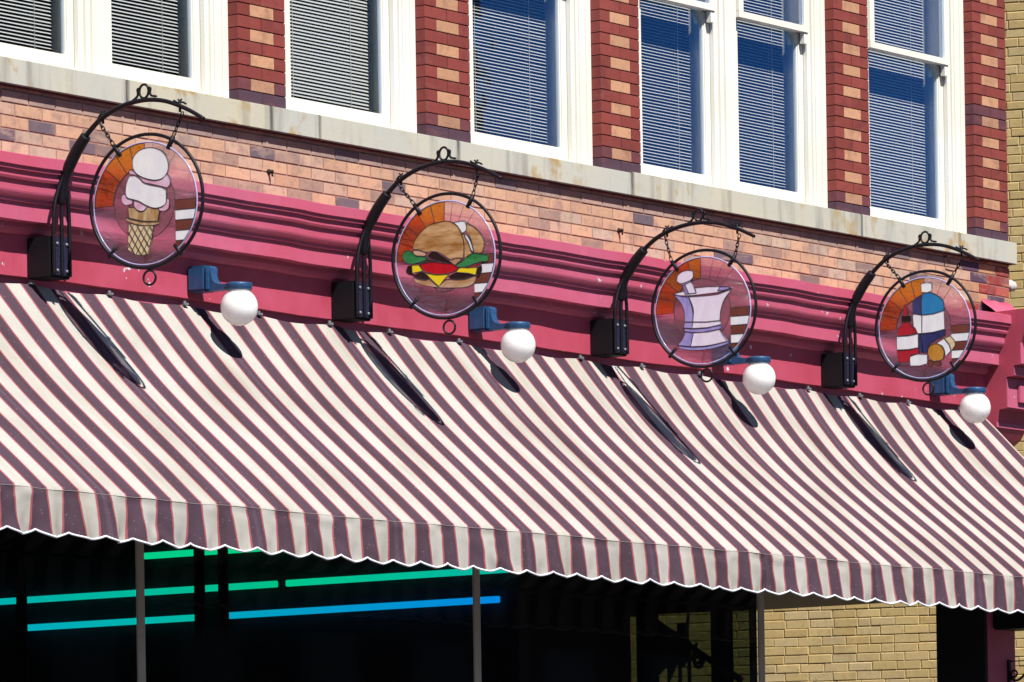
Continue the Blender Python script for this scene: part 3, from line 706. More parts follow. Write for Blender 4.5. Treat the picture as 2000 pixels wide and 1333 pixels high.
ART = {
 1: [
  ('scoop', 'milk', [(-0.0797, 0.198), (-0.0721, 0.2307), (-0.0418, 0.2599), (0.0029, 0.2728), (0.0523, 0.2703), (0.1012, 0.2496), (0.1301, 0.214), (0.1401, 0.1717), (0.1306, 0.1351), (0.1035, 0.1099), (0.059, 0.1036), (0.0098, 0.1142), (-0.0344, 0.1319), (-0.0685, 0.1597)]),
  ('syrup', 'pinkglass', [(-0.098, 0.1704), (-0.0783, 0.1663), (-0.0511, 0.1391), (-0.0344, 0.1294), (0.0098, 0.1117), (0.059, 0.1011), (0.1034, 0.1074), (0.1305, 0.1293), (0.1372, 0.1238), (0.1496, 0.1004), (0.1471, 0.0715), (0.132, 0.0578), (0.0978, 0.0672), (0.0585, 0.0787), (0.0192, 0.0885), (-0.0103, 0.0967), (-0.0346, 0.1194), (-0.0689, 0.1405), (-0.0936, 0.145), (-0.1003, 0.1581)]),
  ('scoop', 'milk', [(-0.0987, 0.138), (-0.064, 0.1368), (-0.0346, 0.117), (-0.0103, 0.0942), (0.0388, 0.0778), (0.0977, 0.0639), (0.125, 0.0484), (0.1238, -0.0137), (0.0958, -0.0364), (0.0464, -0.0392), (-0.0026, -0.0204), (-0.0418, 0.0018), (-0.0812, 0.0149), (-0.1127, 0.0258), (-0.1251, 0.0518), (-0.1172, 0.1011)]),
  ('syrup', 'pinkglass', [(-0.1451, 0.045), (-0.1272, 0.0461), (-0.1138, 0.0225), (-0.0812, 0.0108), (-0.0866, -0.0096), (-0.1214, -0.0135), (-0.1459, 0.0034), (-0.1515, 0.0247)]),
  ('syrup', 'pinkglass', [(-0.0753, 0.0095), (-0.0418, -0.0007), (-0.0027, -0.0229), (0.0111, -0.0281), (-0.0131, -0.0487), (-0.0476, -0.046), (-0.072, -0.0233)]),
  ('syrup', 'pinkglass', [(0.0997, -0.0392), (0.1257, -0.0164), (0.1281, 0.005), (0.1437, -0.0029), (0.1434, -0.0194), (0.1369, -0.048), (0.1101, -0.0608), (0.0806, -0.056), (0.0779, -0.0417)]),
  ('cone', 'cone', [(-0.1116, -0.0226), (-0.074, -0.0256), (-0.0477, -0.0485), (-0.0131, -0.0512), (0.013, -0.0308), (0.0464, -0.0417), (0.0759, -0.044), (0.0816, -0.0586), (0.0698, -0.1083), (0.0254, -0.1066), (-0.0338, -0.0987), (-0.1028, -0.08)]),
  ('cone_ring', 'cone', [(-0.1245, -0.0733), (-0.1029, -0.0833), (-0.0339, -0.102), (0.0253, -0.1099), (0.0766, -0.1105), (0.0793, -0.124), (0.0348, -0.1289), (-0.0342, -0.1219), (-0.0934, -0.1049), (-0.1228, -0.0884)]),
  ('waffle', 'waffle', [(-0.1083, -0.1079), (-0.0885, -0.1094), (-0.0343, -0.1244), (0.0427, -0.1303), (0.0338, -0.1853), (0.0074, -0.2748), (-0.0372, -0.2782), (-0.0865, -0.2637), (-0.1178, -0.2405), (-0.1125, -0.1742)]),
 ],
 2: [
  ('bun', 'bun', [(-0.211, 0.0595), (-0.2008, 0.092), (-0.1762, 0.1234), (-0.142, 0.154), (-0.0983, 0.1798), (-0.0454, 0.1881), (0.0045, 0.1926), (0.0501, 0.1783), (0.0923, 0.1386), (0.1104, 0.085), (0.1161, 0.0349), (0.1113, -0.0194), (0.0656, -0.016), (0.0367, -0.0271), (-0.0294, 0.0143), (-0.0771, 0.0303), (-0.1251, 0.0297), (-0.1776, 0.0486), (-0.2064, 0.0508)]),
  ('bun', 'bun', [(0.1377, 0.1724), (0.1829, 0.1457), (0.2203, 0.1098), (0.2432, 0.0667), (0.2376, 0.0176), (0.2182, -0.0017), (0.1803, 0.0053), (0.1645, 0.0727), (0.1442, 0.1114), (0.1292, 0.125)]),
  ('onion', 'milk', [(0.052, 0.1806), (0.0979, 0.1854), (0.1246, 0.1833), (0.1345, 0.1536), (0.1254, 0.1253), (0.1034, 0.1179), (0.0904, 0.1404), (0.0737, 0.1624)]),
  ('onion', 'milk', [(0.1214, 0.1157), (0.1327, 0.1082), (0.1559, 0.0733), (0.1713, 0.0308), (0.1766, 0.0072), (0.1616, 0.0191), (0.1434, 0.066), (0.1258, 0.0922)]),
  ('bun', 'bun', [(0.0951, 0.1342), (0.1033, 0.1154), (0.1195, 0.1125), (0.1239, 0.0923), (0.1415, 0.0645), (0.1596, 0.0176), (0.1688, -0.0005), (0.1419, -0.015), (0.117, -0.0214), (0.1182, 0.0431), (0.1123, 0.0849)]),
  ('bun', 'bunpale', [(-0.2113, 0.0478), (-0.1747, 0.0451), (-0.1232, 0.0263), (-0.1351, 0.0081), (-0.183, 0.0133), (-0.2059, 0.0275)]),
  ('bun', 'bunpale', [(0.0176, -0.0282), (0.0417, -0.0192), (0.0846, -0.019), (0.1036, -0.0262), (0.0572, -0.0559)]),
  ('lettuce', 'lettuce', [(-0.2793, 0.0188), (-0.2644, 0.0385), (-0.2353, 0.0488), (-0.2087, 0.0285), (-0.185, 0.0118), (-0.1332, 0.0054), (-0.1181, -0.0098), (-0.1741, -0.0248), (-0.2271, -0.0292), (-0.2654, -0.0114)]),
  ('patty', 'patty', [(-0.1188, 0.006), (-0.1012, 0.0205), (-0.0723, 0.0283), (-0.0296, 0.0044), (0.0176, -0.0282), (0.0345, -0.0443), (-0.0112, -0.0368), (-0.0493, -0.0257), (-0.097, -0.0097)]),
  ('lettuce', 'darkgreen', [(-0.1713, -0.0267), (-0.1162, -0.0125), (-0.0513, -0.0272), (-0.0973, -0.0271), (-0.1551, -0.0345)]),
  ('lettuce', 'lettuce', [(0.0552, -0.0599), (0.1033, -0.0386), (0.142, -0.0084), (0.1803, 0.0012), (0.2276, -0.0065), (0.2702, -0.0138), (0.2727, -0.0346), (0.2601, -0.0502), (0.2269, -0.0478), (0.1792, -0.0566), (0.1314, -0.0697), (0.0837, -0.0687)]),
  ('tomato', 'tomato', [(-0.1676, -0.0353), (-0.1165, -0.0282), (-0.0781, -0.0286), (-0.0209, -0.0386), (0.044, -0.0475), (0.0818, -0.0702), (0.0547, -0.0889), (0.0068, -0.0979), (-0.0507, -0.0995), (-0.0985, -0.0902), (-0.1442, -0.0702)]),
  ('tomato', 'tomato', [(0.1332, -0.0723), (0.2268, -0.0535), (0.2218, -0.0639), (0.1884, -0.0739), (0.1503, -0.0769)]),
  ('cheese', 'cheese', [(-0.2176, -0.0357), (-0.1743, -0.0364), (-0.1481, -0.0725), (-0.204, -0.0792), (-0.2156, -0.08)]),
  ('cheese', 'cheese', [(-0.1415, -0.0821), (-0.0985, -0.0927), (-0.0508, -0.102), (0.0162, -0.1027), (-0.013, -0.1296), (-0.0471, -0.1661), (-0.0849, -0.1327), (-0.1226, -0.0967)]),
  ('cheese', 'cheese', [(0.0641, -0.0954), (0.0884, -0.0723), (0.1408, -0.0762), (0.1978, -0.077), (0.1876, -0.1193), (0.1402, -0.1059)]),
  ('patty', 'patty', [(-0.2538, -0.0622), (-0.2437, -0.0397), (-0.2196, -0.0373), (-0.2175, -0.0799), (-0.211, -0.0945), (-0.2379, -0.0884), (-0.255, -0.0746)]),
  ('patty', 'patty', [(-0.2139, -0.0943), (-0.1752, -0.0821), (-0.1434, -0.0819), (-0.1086, -0.1169), (-0.1279, -0.1238), (-0.1853, -0.1113)]),
  ('patty', 'patty', [(0.016, -0.1176), (0.0545, -0.0997), (0.1022, -0.1023), (0.1496, -0.1116), (0.178, -0.1227), (0.1302, -0.1342), (0.0729, -0.1358), (0.0253, -0.1307)]),
  ('patty', 'patty', [(0.2035, -0.0791), (0.2265, -0.0684), (0.2279, -0.0974), (0.216, -0.1214), (0.1932, -0.1238), (0.1915, -0.1113)]),
  ('bun', 'bunpale', [(-0.214, -0.1001), (-0.1854, -0.1138), (-0.1299, -0.1261), (-0.1038, -0.1214), (-0.0491, -0.1677), (-0.0112, -0.138), (0.0205, -0.132), (0.0729, -0.1383), (0.1301, -0.1366), (0.1798, -0.1253), (0.1922, -0.1279), (0.187, -0.1523), (0.158, -0.1751), (0.1102, -0.184), (0.0339, -0.1802), (-0.0521, -0.1724), (-0.1476, -0.1531), (-0.2001, -0.1286)]),
  ('glass_piece', 'mauve', [(-0.0808, -0.1712), (0.0339, -0.1819), (0.0491, -0.1855), (0.0241, -0.1936), (-0.019, -0.1972), (-0.0572, -0.1895)]),
 ],
 3: [
  ('mortar', 'lilac', [(-0.094, 0.0752), (0.0079, 0.074), (0.1048, 0.0784), (0.1824, 0.0987), (0.1529, 0.0638), (0.1281, 0.0268), (0.1106, -0.0322), (0.1069, -0.0776), (0.0149, -0.0799), (-0.0704, -0.0741), (-0.0656, -0.02), (-0.0735, 0.0237)]),
  ('mortar', 'violet', [(-0.1978, 0.0955), (-0.1377, 0.0809), (-0.0969, 0.0746), (-0.0766, 0.0153), (-0.0698, -0.037), (-0.0724, -0.0739), (-0.1258, -0.0703), (-0.1277, -0.0157), (-0.1462, 0.0374), (-0.1767, 0.0742)]),
  ('mortar_rim', 'lilac', [(-0.1977, 0.0999), (-0.1371, 0.1102), (-0.1244, 0.1119), (-0.118, 0.0933), (-0.0451, 0.0942), (-0.0532, 0.1258), (0.0283, 0.1269), (0.1095, 0.1228), (0.0936, 0.0981), (0.1244, 0.0942), (0.1874, 0.106), (0.1805, 0.0997), (0.105, 0.0887), (0.0275, 0.0856), (-0.0696, 0.0821), (-0.1376, 0.0852), (-0.1764, 0.0914)]),
  ('mortar_rim', 'violet', [(0.1124, 0.1209), (0.1635, 0.1172), (0.1826, 0.109), (0.1245, 0.0968), (0.0984, 0.0995)]),
  ('pestle', 'lilac', [(-0.175, 0.1734), (-0.1695, 0.2033), (-0.1399, 0.2254), (-0.096, 0.2325), (-0.067, 0.2261), (-0.0646, 0.1957), (-0.0776, 0.1768), (-0.1167, 0.1623), (-0.1557, 0.1582)]),
  ('pestle', 'violet', [(-0.1538, 0.1564), (-0.1168, 0.1606), (-0.0786, 0.1743), (-0.0817, 0.1659), (-0.1218, 0.1489), (-0.1384, 0.1483)]),
  ('pestle', 'lilac', [(-0.1209, 0.1471), (-0.0817, 0.1641), (-0.0684, 0.1485), (-0.047, 0.0961), (-0.0946, 0.0934)]),
  ('pestle', 'violet', [(-0.1365, 0.1465), (-0.1228, 0.1464), (-0.0966, 0.0935), (-0.118, 0.0942), (-0.1244, 0.1137)]),
  ('mortar_band', 'lilac', [(-0.0705, -0.0766), (0.0148, -0.0825), (0.1068, -0.0802), (0.1161, -0.1015), (0.0239, -0.1141), (-0.0769, -0.1125)]),
  ('mortar_band', 'violet', [(-0.1258, -0.0728), (-0.0734, -0.0764), (-0.0789, -0.1123), (-0.1332, -0.106)]),
  ('mortar_band', 'violet', [(-0.1313, -0.1087), (-0.078, -0.115), (0.0239, -0.1167), (0.116, -0.1049), (0.1127, -0.1271), (0.0235, -0.1383), (-0.0783, -0.1357), (-0.1268, -0.1263)]),
  ('mortar_base', 'lilac', [(-0.0667, -0.139), (0.0235, -0.1408), (0.104, -0.1308), (0.1247, -0.1623), (0.1548, -0.2031), (0.0802, -0.2153), (-0.0071, -0.2224), (-0.0876, -0.2188), (-0.0771, -0.1746)]),
  ('mortar_base', 'violet', [(-0.122, -0.1301), (-0.0696, -0.1388), (-0.08, -0.1744), (-0.0905, -0.2186), (-0.1721, -0.2071), (-0.1472, -0.1785), (-0.1321, -0.1536)]),
  ('mortar_base', 'violet', [(-0.1721, -0.2097), (-0.0896, -0.2212), (0.0026, -0.2256), (0.0802, -0.2179), (0.1548, -0.2056), (0.1545, -0.2203), (0.0798, -0.2368), (-0.0075, -0.2439), (-0.09, -0.2411), (-0.1626, -0.225)]),
 ],
 4: [
  ('bottle_cap', 'milk', [(-0.0259, 0.2651), (0.0189, 0.2734), (0.0484, 0.2646), (0.0497, 0.2182), (0.0177, 0.2079), (-0.0226, 0.2137)]),
  ('bottle', 'blueglass', [(-0.0142, 0.2034), (0.0177, 0.2069), (0.0411, 0.2072), (0.081, 0.187), (0.1176, 0.1603), (0.1297, 0.1257), (0.1301, 0.0891), (0.0578, 0.0729), (-0.0219, 0.0707), (-0.0237, 0.1462)]),
  ('bottle', 'navyglass', [(-0.0864, 0.1506), (-0.0625, 0.1779), (-0.0164, 0.2016), (-0.0259, 0.1463), (-0.0251, 0.0709), (-0.0855, 0.0829)]),
  ('bottle_label', 'milk', [(-0.0856, 0.079), (-0.0241, 0.068), (-0.025, -0.0449), (-0.0802, -0.0393)]),
  ('bottle_label', 'milk', [(-0.0209, 0.0678), (0.0578, 0.07), (0.1312, 0.0861), (0.1334, -0.0287), (0.0558, -0.0427), (-0.0229, -0.0451)]),
  ('bottle', 'navyglass', [(-0.0219, -0.049), (0.0557, -0.0465), (0.1354, -0.0317), (0.1358, -0.0693), (0.0761, -0.0903), (0.0225, -0.1224), (0.0121, -0.17), (-0.0187, -0.1689)]),
  ('bottle', 'navyglass', [(-0.0537, -0.0439), (-0.024, -0.0488), (-0.0208, -0.1688), (-0.0419, -0.1616), (-0.0457, -0.1324), (-0.0474, -0.0502)]),
  ('dropper', 'redglass', [(-0.1464, 0.1354), (-0.1356, 0.1415), (-0.1221, 0.1241), (-0.1197, 0.0775), (-0.1305, 0.0705), (-0.1496, 0.0738)]),
  ('dropper_collar', 'patty', [(-0.1635, 0.0718), (-0.1017, 0.0705), (-0.1023, 0.0357), (-0.1344, 0.0302), (-0.1641, 0.038)]),
  ('small_bottle', 'redglass', [(-0.161, 0.032), (-0.1045, 0.032), (-0.0974, 0.0112), (-0.069, -0.0101), (-0.0537, -0.043), (-0.1145, -0.0505), (-0.1967, -0.0507), (-0.1884, -0.0068), (-0.1603, 0.0145)]),
  ('small_label', 'milk', [(-0.1999, -0.0544), (-0.1146, -0.0553), (-0.0505, -0.0471), (-0.0499, -0.1321), (-0.1161, -0.1403), (-0.1982, -0.1377)]),
  ('small_bottle', 'redglass', [(-0.1983, -0.1416), (-0.1161, -0.1441), (-0.0479, -0.1361), (-0.0474, -0.169), (-0.1061, -0.1786), (-0.1122, -0.2198), (-0.1921, -0.2175)]),
  ('jar_lid', 'milk', [(-0.1116, -0.186), (-0.0528, -0.1725), (0.0109, -0.1796), (0.012, -0.2375), (-0.0435, -0.2484), (-0.1073, -0.2443)]),
  ('pill_jar', 'amberart', [(0.0166, -0.1558), (0.033, -0.128), (0.0735, -0.1171), (0.1093, -0.135), (0.1287, -0.1729), (0.1195, -0.2156), (0.0843, -0.2278), (0.042, -0.2202), (0.0192, -0.1898)]),
  ('pill_jar', 'milk', [(0.0779, -0.1136), (0.1292, -0.0881), (0.1633, -0.1318), (0.1732, -0.1681), (0.1378, -0.2004), (0.131, -0.1634), (0.1125, -0.1313)]),
  ('pill_jar', 'waffle', [(0.1324, -0.0864), (0.1717, -0.0746), (0.1977, -0.1004), (0.2023, -0.1392), (0.1774, -0.1693), (0.1665, -0.132)]),
  ('pill', 'patty2', [(0.0534, -0.2373), (0.049, -0.2484), (0.0377, -0.2547), (0.0239, -0.2538), (0.0129, -0.246), (0.0089, -0.2344), (0.0133, -0.2234), (0.0246, -0.2171), (0.0383, -0.218), (0.0494, -0.2257)]),
  ('pill', 'patty2', [(0.1042, -0.2435), (0.0995, -0.254), (0.0878, -0.2599), (0.0734, -0.2589), (0.0619, -0.2515), (0.0576, -0.2405), (0.0622, -0.23), (0.074, -0.2241), (0.0884, -0.2251), (0.0999, -0.2325)]),
 ],
}
# ------------------------------------------------------------------ awning
AX0, AX1 = -4.0, 9.625
aw = empty('striped_awning', (2.8, -0.03, 5.14), 'long purple and cream striped canvas awning with scalloped valance over the shop windows', 'awning')
def apart(o): o.parent = aw; o.matrix_parent_inverse = Matrix.Translation((-2.8, 0.03, -5.14)); return o
YT, ZTP, YF, ZF = -0.034, 5.142, -1.29, 3.935
def hsh(i, s=0): return math.sin(i * 12.9898 + s * 78.233) * 43758.5453 % 1.0
def vnoise(x, s):
    i = math.floor(x); f_ = x - i; f_ = f_ * f_ * (3 - 2 * f_)
    return (hsh(i, s) * (1 - f_) + hsh(i + 1, s) * f_) * 2 - 1
CLIPS = [-3.4, -2.77, -2.13, -1.49, -0.83, -0.17, 0.474, 1.116, 1.77, 2.415, 2.978, 3.654, 4.3, 4.89, 5.546, 6.18, 6.8, 7.43, 8.05, 8.644, 9.3]
def sagx(x): return (0.05 + 0.018 * vnoise(x * 0.5, 3) + 0.022 * sm(4.5, 7.5, x)) * (1 - sm(8.3, 9.6, x) * 0.85)
def canopy_pt(u, t):
    y = YT + (YF - YT) * t; z = ZTP + (ZF - ZTP) * t
    sag = sagx(u) * (math.sin(math.pi * t ** 0.92) + 0.18 * math.sin(2 * math.pi * t))
    # puckers run down from the clips and up from the front bar
    near = min(abs(u - c) for c in CLIPS)
    puck = -0.015 * (1 - math.exp(-(near / 0.18) ** 2)) * math.exp(-t * 9)
    wr = 0.006 * vnoise(u * 2.4 + t * 1.7, 5) * math.sin(math.pi * t) + 0.0034 * vnoise(u * 7.5 + t * 0.8, 6) * (0.3 + t) * math.sin(math.pi * min(1, t * 1.02))
    ph = ((u - 0.059) / 1.216) % 1.0; ph = min(ph, 1 - ph) * 1.216
    seam = 0.0035 * math.exp(-(ph / 0.03) ** 2)
    dz = -sag * 0.74 + puck + wr + seam; dy = sag * 0.66
    lx = 0.012 * vnoise(t * 2.2 + u * 0.35, 9) * math.sin(math.pi * t)
    return Vector((u + lx, y + dy, z + dz))
def edge_wave(u): return 0.0035 * vnoise(u * 1.7, 11) + 0.003 * vnoise(u * 5.1, 12)
NU = 1000; NTT = 46
b = MB(); uvl = b.bm.loops.layers.uv.new('cloth'); rows = []
for i in range(NU + 1):
    u = AX0 + (AX1 - AX0) * i / NU; col = []
    for j in range(NTT + 1):
        t = j / NTT; p = canopy_pt(u, t)
        p.z += edge_wave(u) * sm(0.8, 1, t)
        v = b.bm.verts.new(p); col.append((v, u, t * 1.742))
    # roll over the front bar
    for q, (dy, dz) in enumerate(((-0.012, -0.008), (-0.019, -0.022))):
        v = b.bm.verts.new((u, YF + dy, ZF + dz + edge_wave(u))); col.append((v, u, 1.742 + 0.015 * (q + 1)))
    rows.append(col)
for A, B in zip(rows, rows[1:]):
    for j in range(len(A) - 1):
        f = b.bm.faces.new((A[j][0], A[j + 1][0], B[j + 1][0], B[j][0])); f.smooth = True
        for lp, (v, uu, vv) in zip(f.loops, (A[j], A[j + 1], B[j + 1], B[j])): lp[uvl].uv = (uu, vv)
apart(b.build('canopy', 'awning', fix=False))
# valance: loose hanging strip with scalloped hem
PER = 0.2432
def scallop(u):
    f_ = ((u - 0.059 + 0.03) / PER) % 1.0
    return 0.034 * (1 - (math.sin(math.pi * f_)) ** 0.62) * (0.85 + 0.15 * vnoise(u * 3, 14))
def val_pt(u, k):      # k from 0 (top) to 1 (hem)
    L_ = 0.232 - scallop(u)
    wav = 0.010 * math.sin(2 * math.pi * (u - 0.059) / PER + 0.6) + 0.010 * vnoise(u * 3.3, 16) + 0.006 * vnoise(u * 9.0, 17)
    amp = k ** 1.2 * (1.35 + 0.9 * (1 - sm(-1.2, 0.4, u)))
    wav += 0.004 * vnoise(u * 11.0 + k * 2.6, 23) * k + 0.005 * vnoise(u * 6.0 - k * 3.0, 24) * sm(0.0, 0.3, k)
    tuck = 0.009 * math.exp(-((k - 0.12) / 0.08) ** 2) * vnoise(u * 7.0, 19)
    return Vector((u + 0.010 * k * vnoise(u * 4.1, 18) + 0.006 * math.sin(k * 3) * vnoise(u * 4.4, 21), YF - 0.0205 - 0.02 * k - wav * amp + tuck, ZF - 0.024 + edge_wave(u) - L_ * k))
b = MB(); uvl = b.bm.loops.layers.uv.new('cloth'); rows = []; NV = 1500; hem = []
for i in range(NV + 1):
    u = AX0 + (AX1 - AX0) * i / NV
    rows.append([(b.bm.verts.new(val_pt(u, k / 12)), u, 1.78 + 0.232 * k / 12) for k in range(13)])
    hem.append(val_pt(u, 1.0))
for A, B in zip(rows, rows[1:]):
    for j in range(12):
        f = b.bm.faces.new((A[j][0], A[j + 1][0], B[j + 1][0], B[j][0])); f.smooth = True
        for lp, (v, uu, vv) in zip(f.loops, (A[j], A[j + 1], B[j + 1], B[j])): lp[uvl].uv = (uu, vv)
apart(b.build('valance', 'awning', fix=False))
apart(MB().tube(hem, 0.0058, 6).build('hem_tape', 'trim'))
# seam cord at the fold
apart(MB().tube([(AX0 + (AX1 - AX0) * i / 400, YF - 0.0215, ZF - 0.023 + edge_wave(AX0 + (AX1 - AX0) * i / 400)) for i in range(401)], 0.0009, 5).build('fold_seam', 'post'))
fr = MB(); fr.tube([(AX0, YF + 0.005, ZF - 0.028), (AX1, YF + 0.005, ZF - 0.028)], 0.014, 8)
for x in (-3.9, -1.2, 1.3, 3.75, 6.15, 9.6): fr.tube([(x, -0.02, 4.35), (x, YF + 0.02, ZF - 0.03)], 0.013, 8)
apart(fr.build('awning_frame', 'steel'))
for c in CLIPS:
    k = MB(); k.box(-0.017, 0.017, -0.024, 0.002, -0.006, 0.002, None, 0.002); k.ring((0, -0.012, 0.006), 0.008, 0.003, 14, 6, 'y'); k.box(-0.004, 0.004, -0.012, 0.0, 0.002, 0.02); k.box(0.004, 0.022, -0.018, -0.012, 0.002, 0.008)
    apart(k.build('awning_clip', 'steel', loc=(c, -0.036, 5.146)))

# ------------------------------------------------------------------ iron sign brackets and hanging signs
SIGN = [(-0.103, -0.77, 5.518, 0.0), (2.532, -0.772, 5.477, -0.041), (5.097, -0.792, 5.40, -0.13), (7.687, -0.76, 5.511, -0.018)]
NAMES = ['ice cream cone', 'burger', 'mortar and pestle', 'medicine bottles']
ARM = [(-0.196, 5.44), (-0.20, 5.55), (-0.224, 5.682), (-0.262, 5.75), (-0.311, 5.821), (-0.375, 5.892), (-0.451, 5.954), (-0.535, 5.997), (-0.624, 6.024), (-0.71, 6.037), (-0.794, 6.038), (-0.88, 6.026), (-0.962, 6.001), (-1.06, 5.958), (-1.154, 5.905)]
def armz(y, dz):
    for (a, za), (c, zc) in zip(ARM, ARM[1:]):
        if c <= y <= a: z = za + (zc - za) * (y - a) / (c - a); break
    return 5.17 + (z - 5.17) * (1 + dz / 0.865)
def spiral(c, r0, turns, a0, sgn, n=18):
    return [(0, c[0] + r0 * (1 - 0.8 * i / n) * math.cos(a0 + sgn * turns * 2 * math.pi * i / n), c[1] + r0 * (1 - 0.8 * i / n) * math.sin(a0 + sgn * turns * 2 * math.pi * i / n)) for i in range(n + 1)]
HK = [(-0.49, -1.0), (-0.47, -0.985), (-0.54, -1.035), (-0.49, -1.03)]
for (X, yc, zc, dz), nm, hk in zip(SIGN, NAMES, HK):
    g = empty('sign_bracket', (X, -0.03, 5.17), 'black iron gooseneck bracket on a box, holding the %s sign' % nm, 'sign bracket', 'iron brackets along the frieze')
    def gp(o): o.parent = g; o.location = (0, 0.03, -5.17); return o
    gp(MB().box(-0.083, 0.083, -0.186, -0.031, 5.168, 5.383, None, 0.005).build('mounting_box', 'boxblack'))
    gp(MB().box(-0.066, -0.006, -0.197, -0.1865, 5.18, 5.378, None, 0.003).build('face_plate', 'plate'))
    gp(MB().box(0.012, 0.07, -0.197, -0.1865, 5.18, 5.378, None, 0.003).build('face_plate', 'plate'))
    for bx in (-0.036, 0.041):
        for bz in (5.205, 5.345): gp(MB().lathe((bx, -0.1972, bz), [(0.009, 0), (0.009, -0.004), (0.006, -0.008), (0.0, -0.009)], 10, 'y').build('bolt', 'steel'))
    zz = lambda z: 5.17 + (z - 5.17) * (1 + dz / 0.865)
    # three prongs sweep up from the box into the sleeve
    for px in (-0.07, -0.004, 0.058):
        w = 1.0
        pts = [(px, -0.204, 5.178), (px, -0.204, 5.30), (px * 1.0, -0.204, 5.41), (px * 0.92, -0.206, zz(5.52)), (px * 0.62, -0.212, zz(5.61)), (px * 0.28, -0.23, zz(5.69)), (px * 0.08, -0.268, zz(5.76)), (0, -0.312, zz(5.82))]
        gp(MB().tube(smoothpath(pts, 5), [0.0105] * 26 + [0.0105 - 0.0004 * i for i in range(10)], 8).build('prong', 'iron'))
    sl = smoothpath([(0, y, zz(z)) for y, z in ARM[1:6]], 5)
    gp(MB().tube(sl, [0.0145 + 0.017 * math.sin(math.pi * (0.12 + 0.6 * i / (len(sl) - 1))) for i in range(len(sl))], 10).build('sleeve', 'iron'))
    ap = smoothpath([(0, y, zz(z)) for y, z in ARM[3:]], 5)
    gp(MB().tube(ap, [0.0145 - 0.004 * i / (len(ap) - 1) for i in range(len(ap))], 10).build('arm', 'iron'))
    fy = -0.765; fz = armz(fy, dz) + 0.047
    f_ = MB(); f_.ring((0, fy, fz), 0.030, 0.0065, 24, 8, 'x', sz=1.18)
    for sgn in (-1, 1):
        f_.tube(smoothpath([(0, fy + sgn * 0.028, fz + 0.018), (0, fy + sgn * 0.043, fz + 0.012), (0, fy + sgn * 0.040, fz - 0.010), (0, fy + sgn * 0.05, fz - 0.027), (0, fy + sgn * 0.085, fz - 0.034 - (0.0 if sgn < 0 else 0.012))], 4), [0.004] + [0.0065] * 15 + [0.004], 6)
    gp(f_.build('finial', 'iron'))
    for h in hk:
        z = armz(h, dz); t_ = MB()
        t_.tube([(0, h, z - 0.03), (0, h, z + 0.028)], 0.007, 8)
        t_.tube(smoothpath([(0, h - 0.04, z + (0.008 if h < -0.8 else 0.03)), (0, h - 0.015, z + 0.02), (0, h + 0.015, z + 0.02), (0, h + 0.04, z + (0.034 if h < -0.8 else -0.012))], 3), 0.0055, 6)
        t_.tube([(0, h - 0.012, z + 0.036), (0, h, z + 0.026), (0, h + 0.012, z + 0.036)], 0.005, 6)
        gp(t_.build('chain_hook', 'iron'))
LABELS = ['round stained glass sign of a double scoop ice cream cone, hanging in an iron ring',
          'round stained glass sign of a burger with lettuce, tomato and cheese in iron ring',
          'round stained glass sign of a lilac mortar and pestle, hanging in an iron ring',
          'round stained glass sign of a blue bottle and red dropper bottle in iron ring']
GC = (-0.007, -0.012); GR = 0.315
def poly_piece(name, mat, pts, parent, half, lead=0.0022, lines=None):
    """a cut piece of art glass set through the pane, its edge wrapped in lead; pts are (right, up) as seen from the left"""
    b = MB(); b.mats = [mat, 'lead']
    b.prism([(-a, z) for a, z in pts], -half, half, 'x', mat)
    for x in (-half, half):
        b.tube([(x, -a, z) for a, z in pts], lead, 5, 'lead', closed=True)
    o = b.build(name, mat, parent); return o
def arcpts(c, r, a0, a1, n): return [(c[0] + r * math.cos(R_(a0 + (a1 - a0) * i / n)), c[1] + r * math.sin(R_(a0 + (a1 - a0) * i / n))) for i in range(n + 1)]
def dense(pts, n=3):
    """round a hand cut outline a little"""
    P = [Vector((a, z)) for a, z in pts]; N_ = len(P); out = []
    for i in range(N_):
        p0, p1, p2, p3 = P[i - 1], P[i], P[(i + 1) % N_], P[(i + 2) % N_]
        sharp = (p1 - p0).normalized().dot((p2 - p1).normalized()) < 0.55 or (p2 - p1).normalized().dot((p3 - p2).normalized()) < 0.55
        for k in range(n if not sharp else 1):
            t = k / n
            q = 0.5 * ((2 * p1) + (p2 - p0) * t + (2 * p0 - 5 * p1 + 4 * p2 - p3) * t * t + (3 * p1 - p0 - 3 * p2 + p3) * t ** 3)
            out.append((q.x, q.y))
    return out
HANG = {0: ((-0.182, 0.284), (0.161, 0.304)), 1: ((-0.19, 0.285), (0.165, 0.303)), 2: ((-0.2, 0.281), (0.2, 0.281)), 3: ((-0.17, 0.298), (0.185, 0.292))}
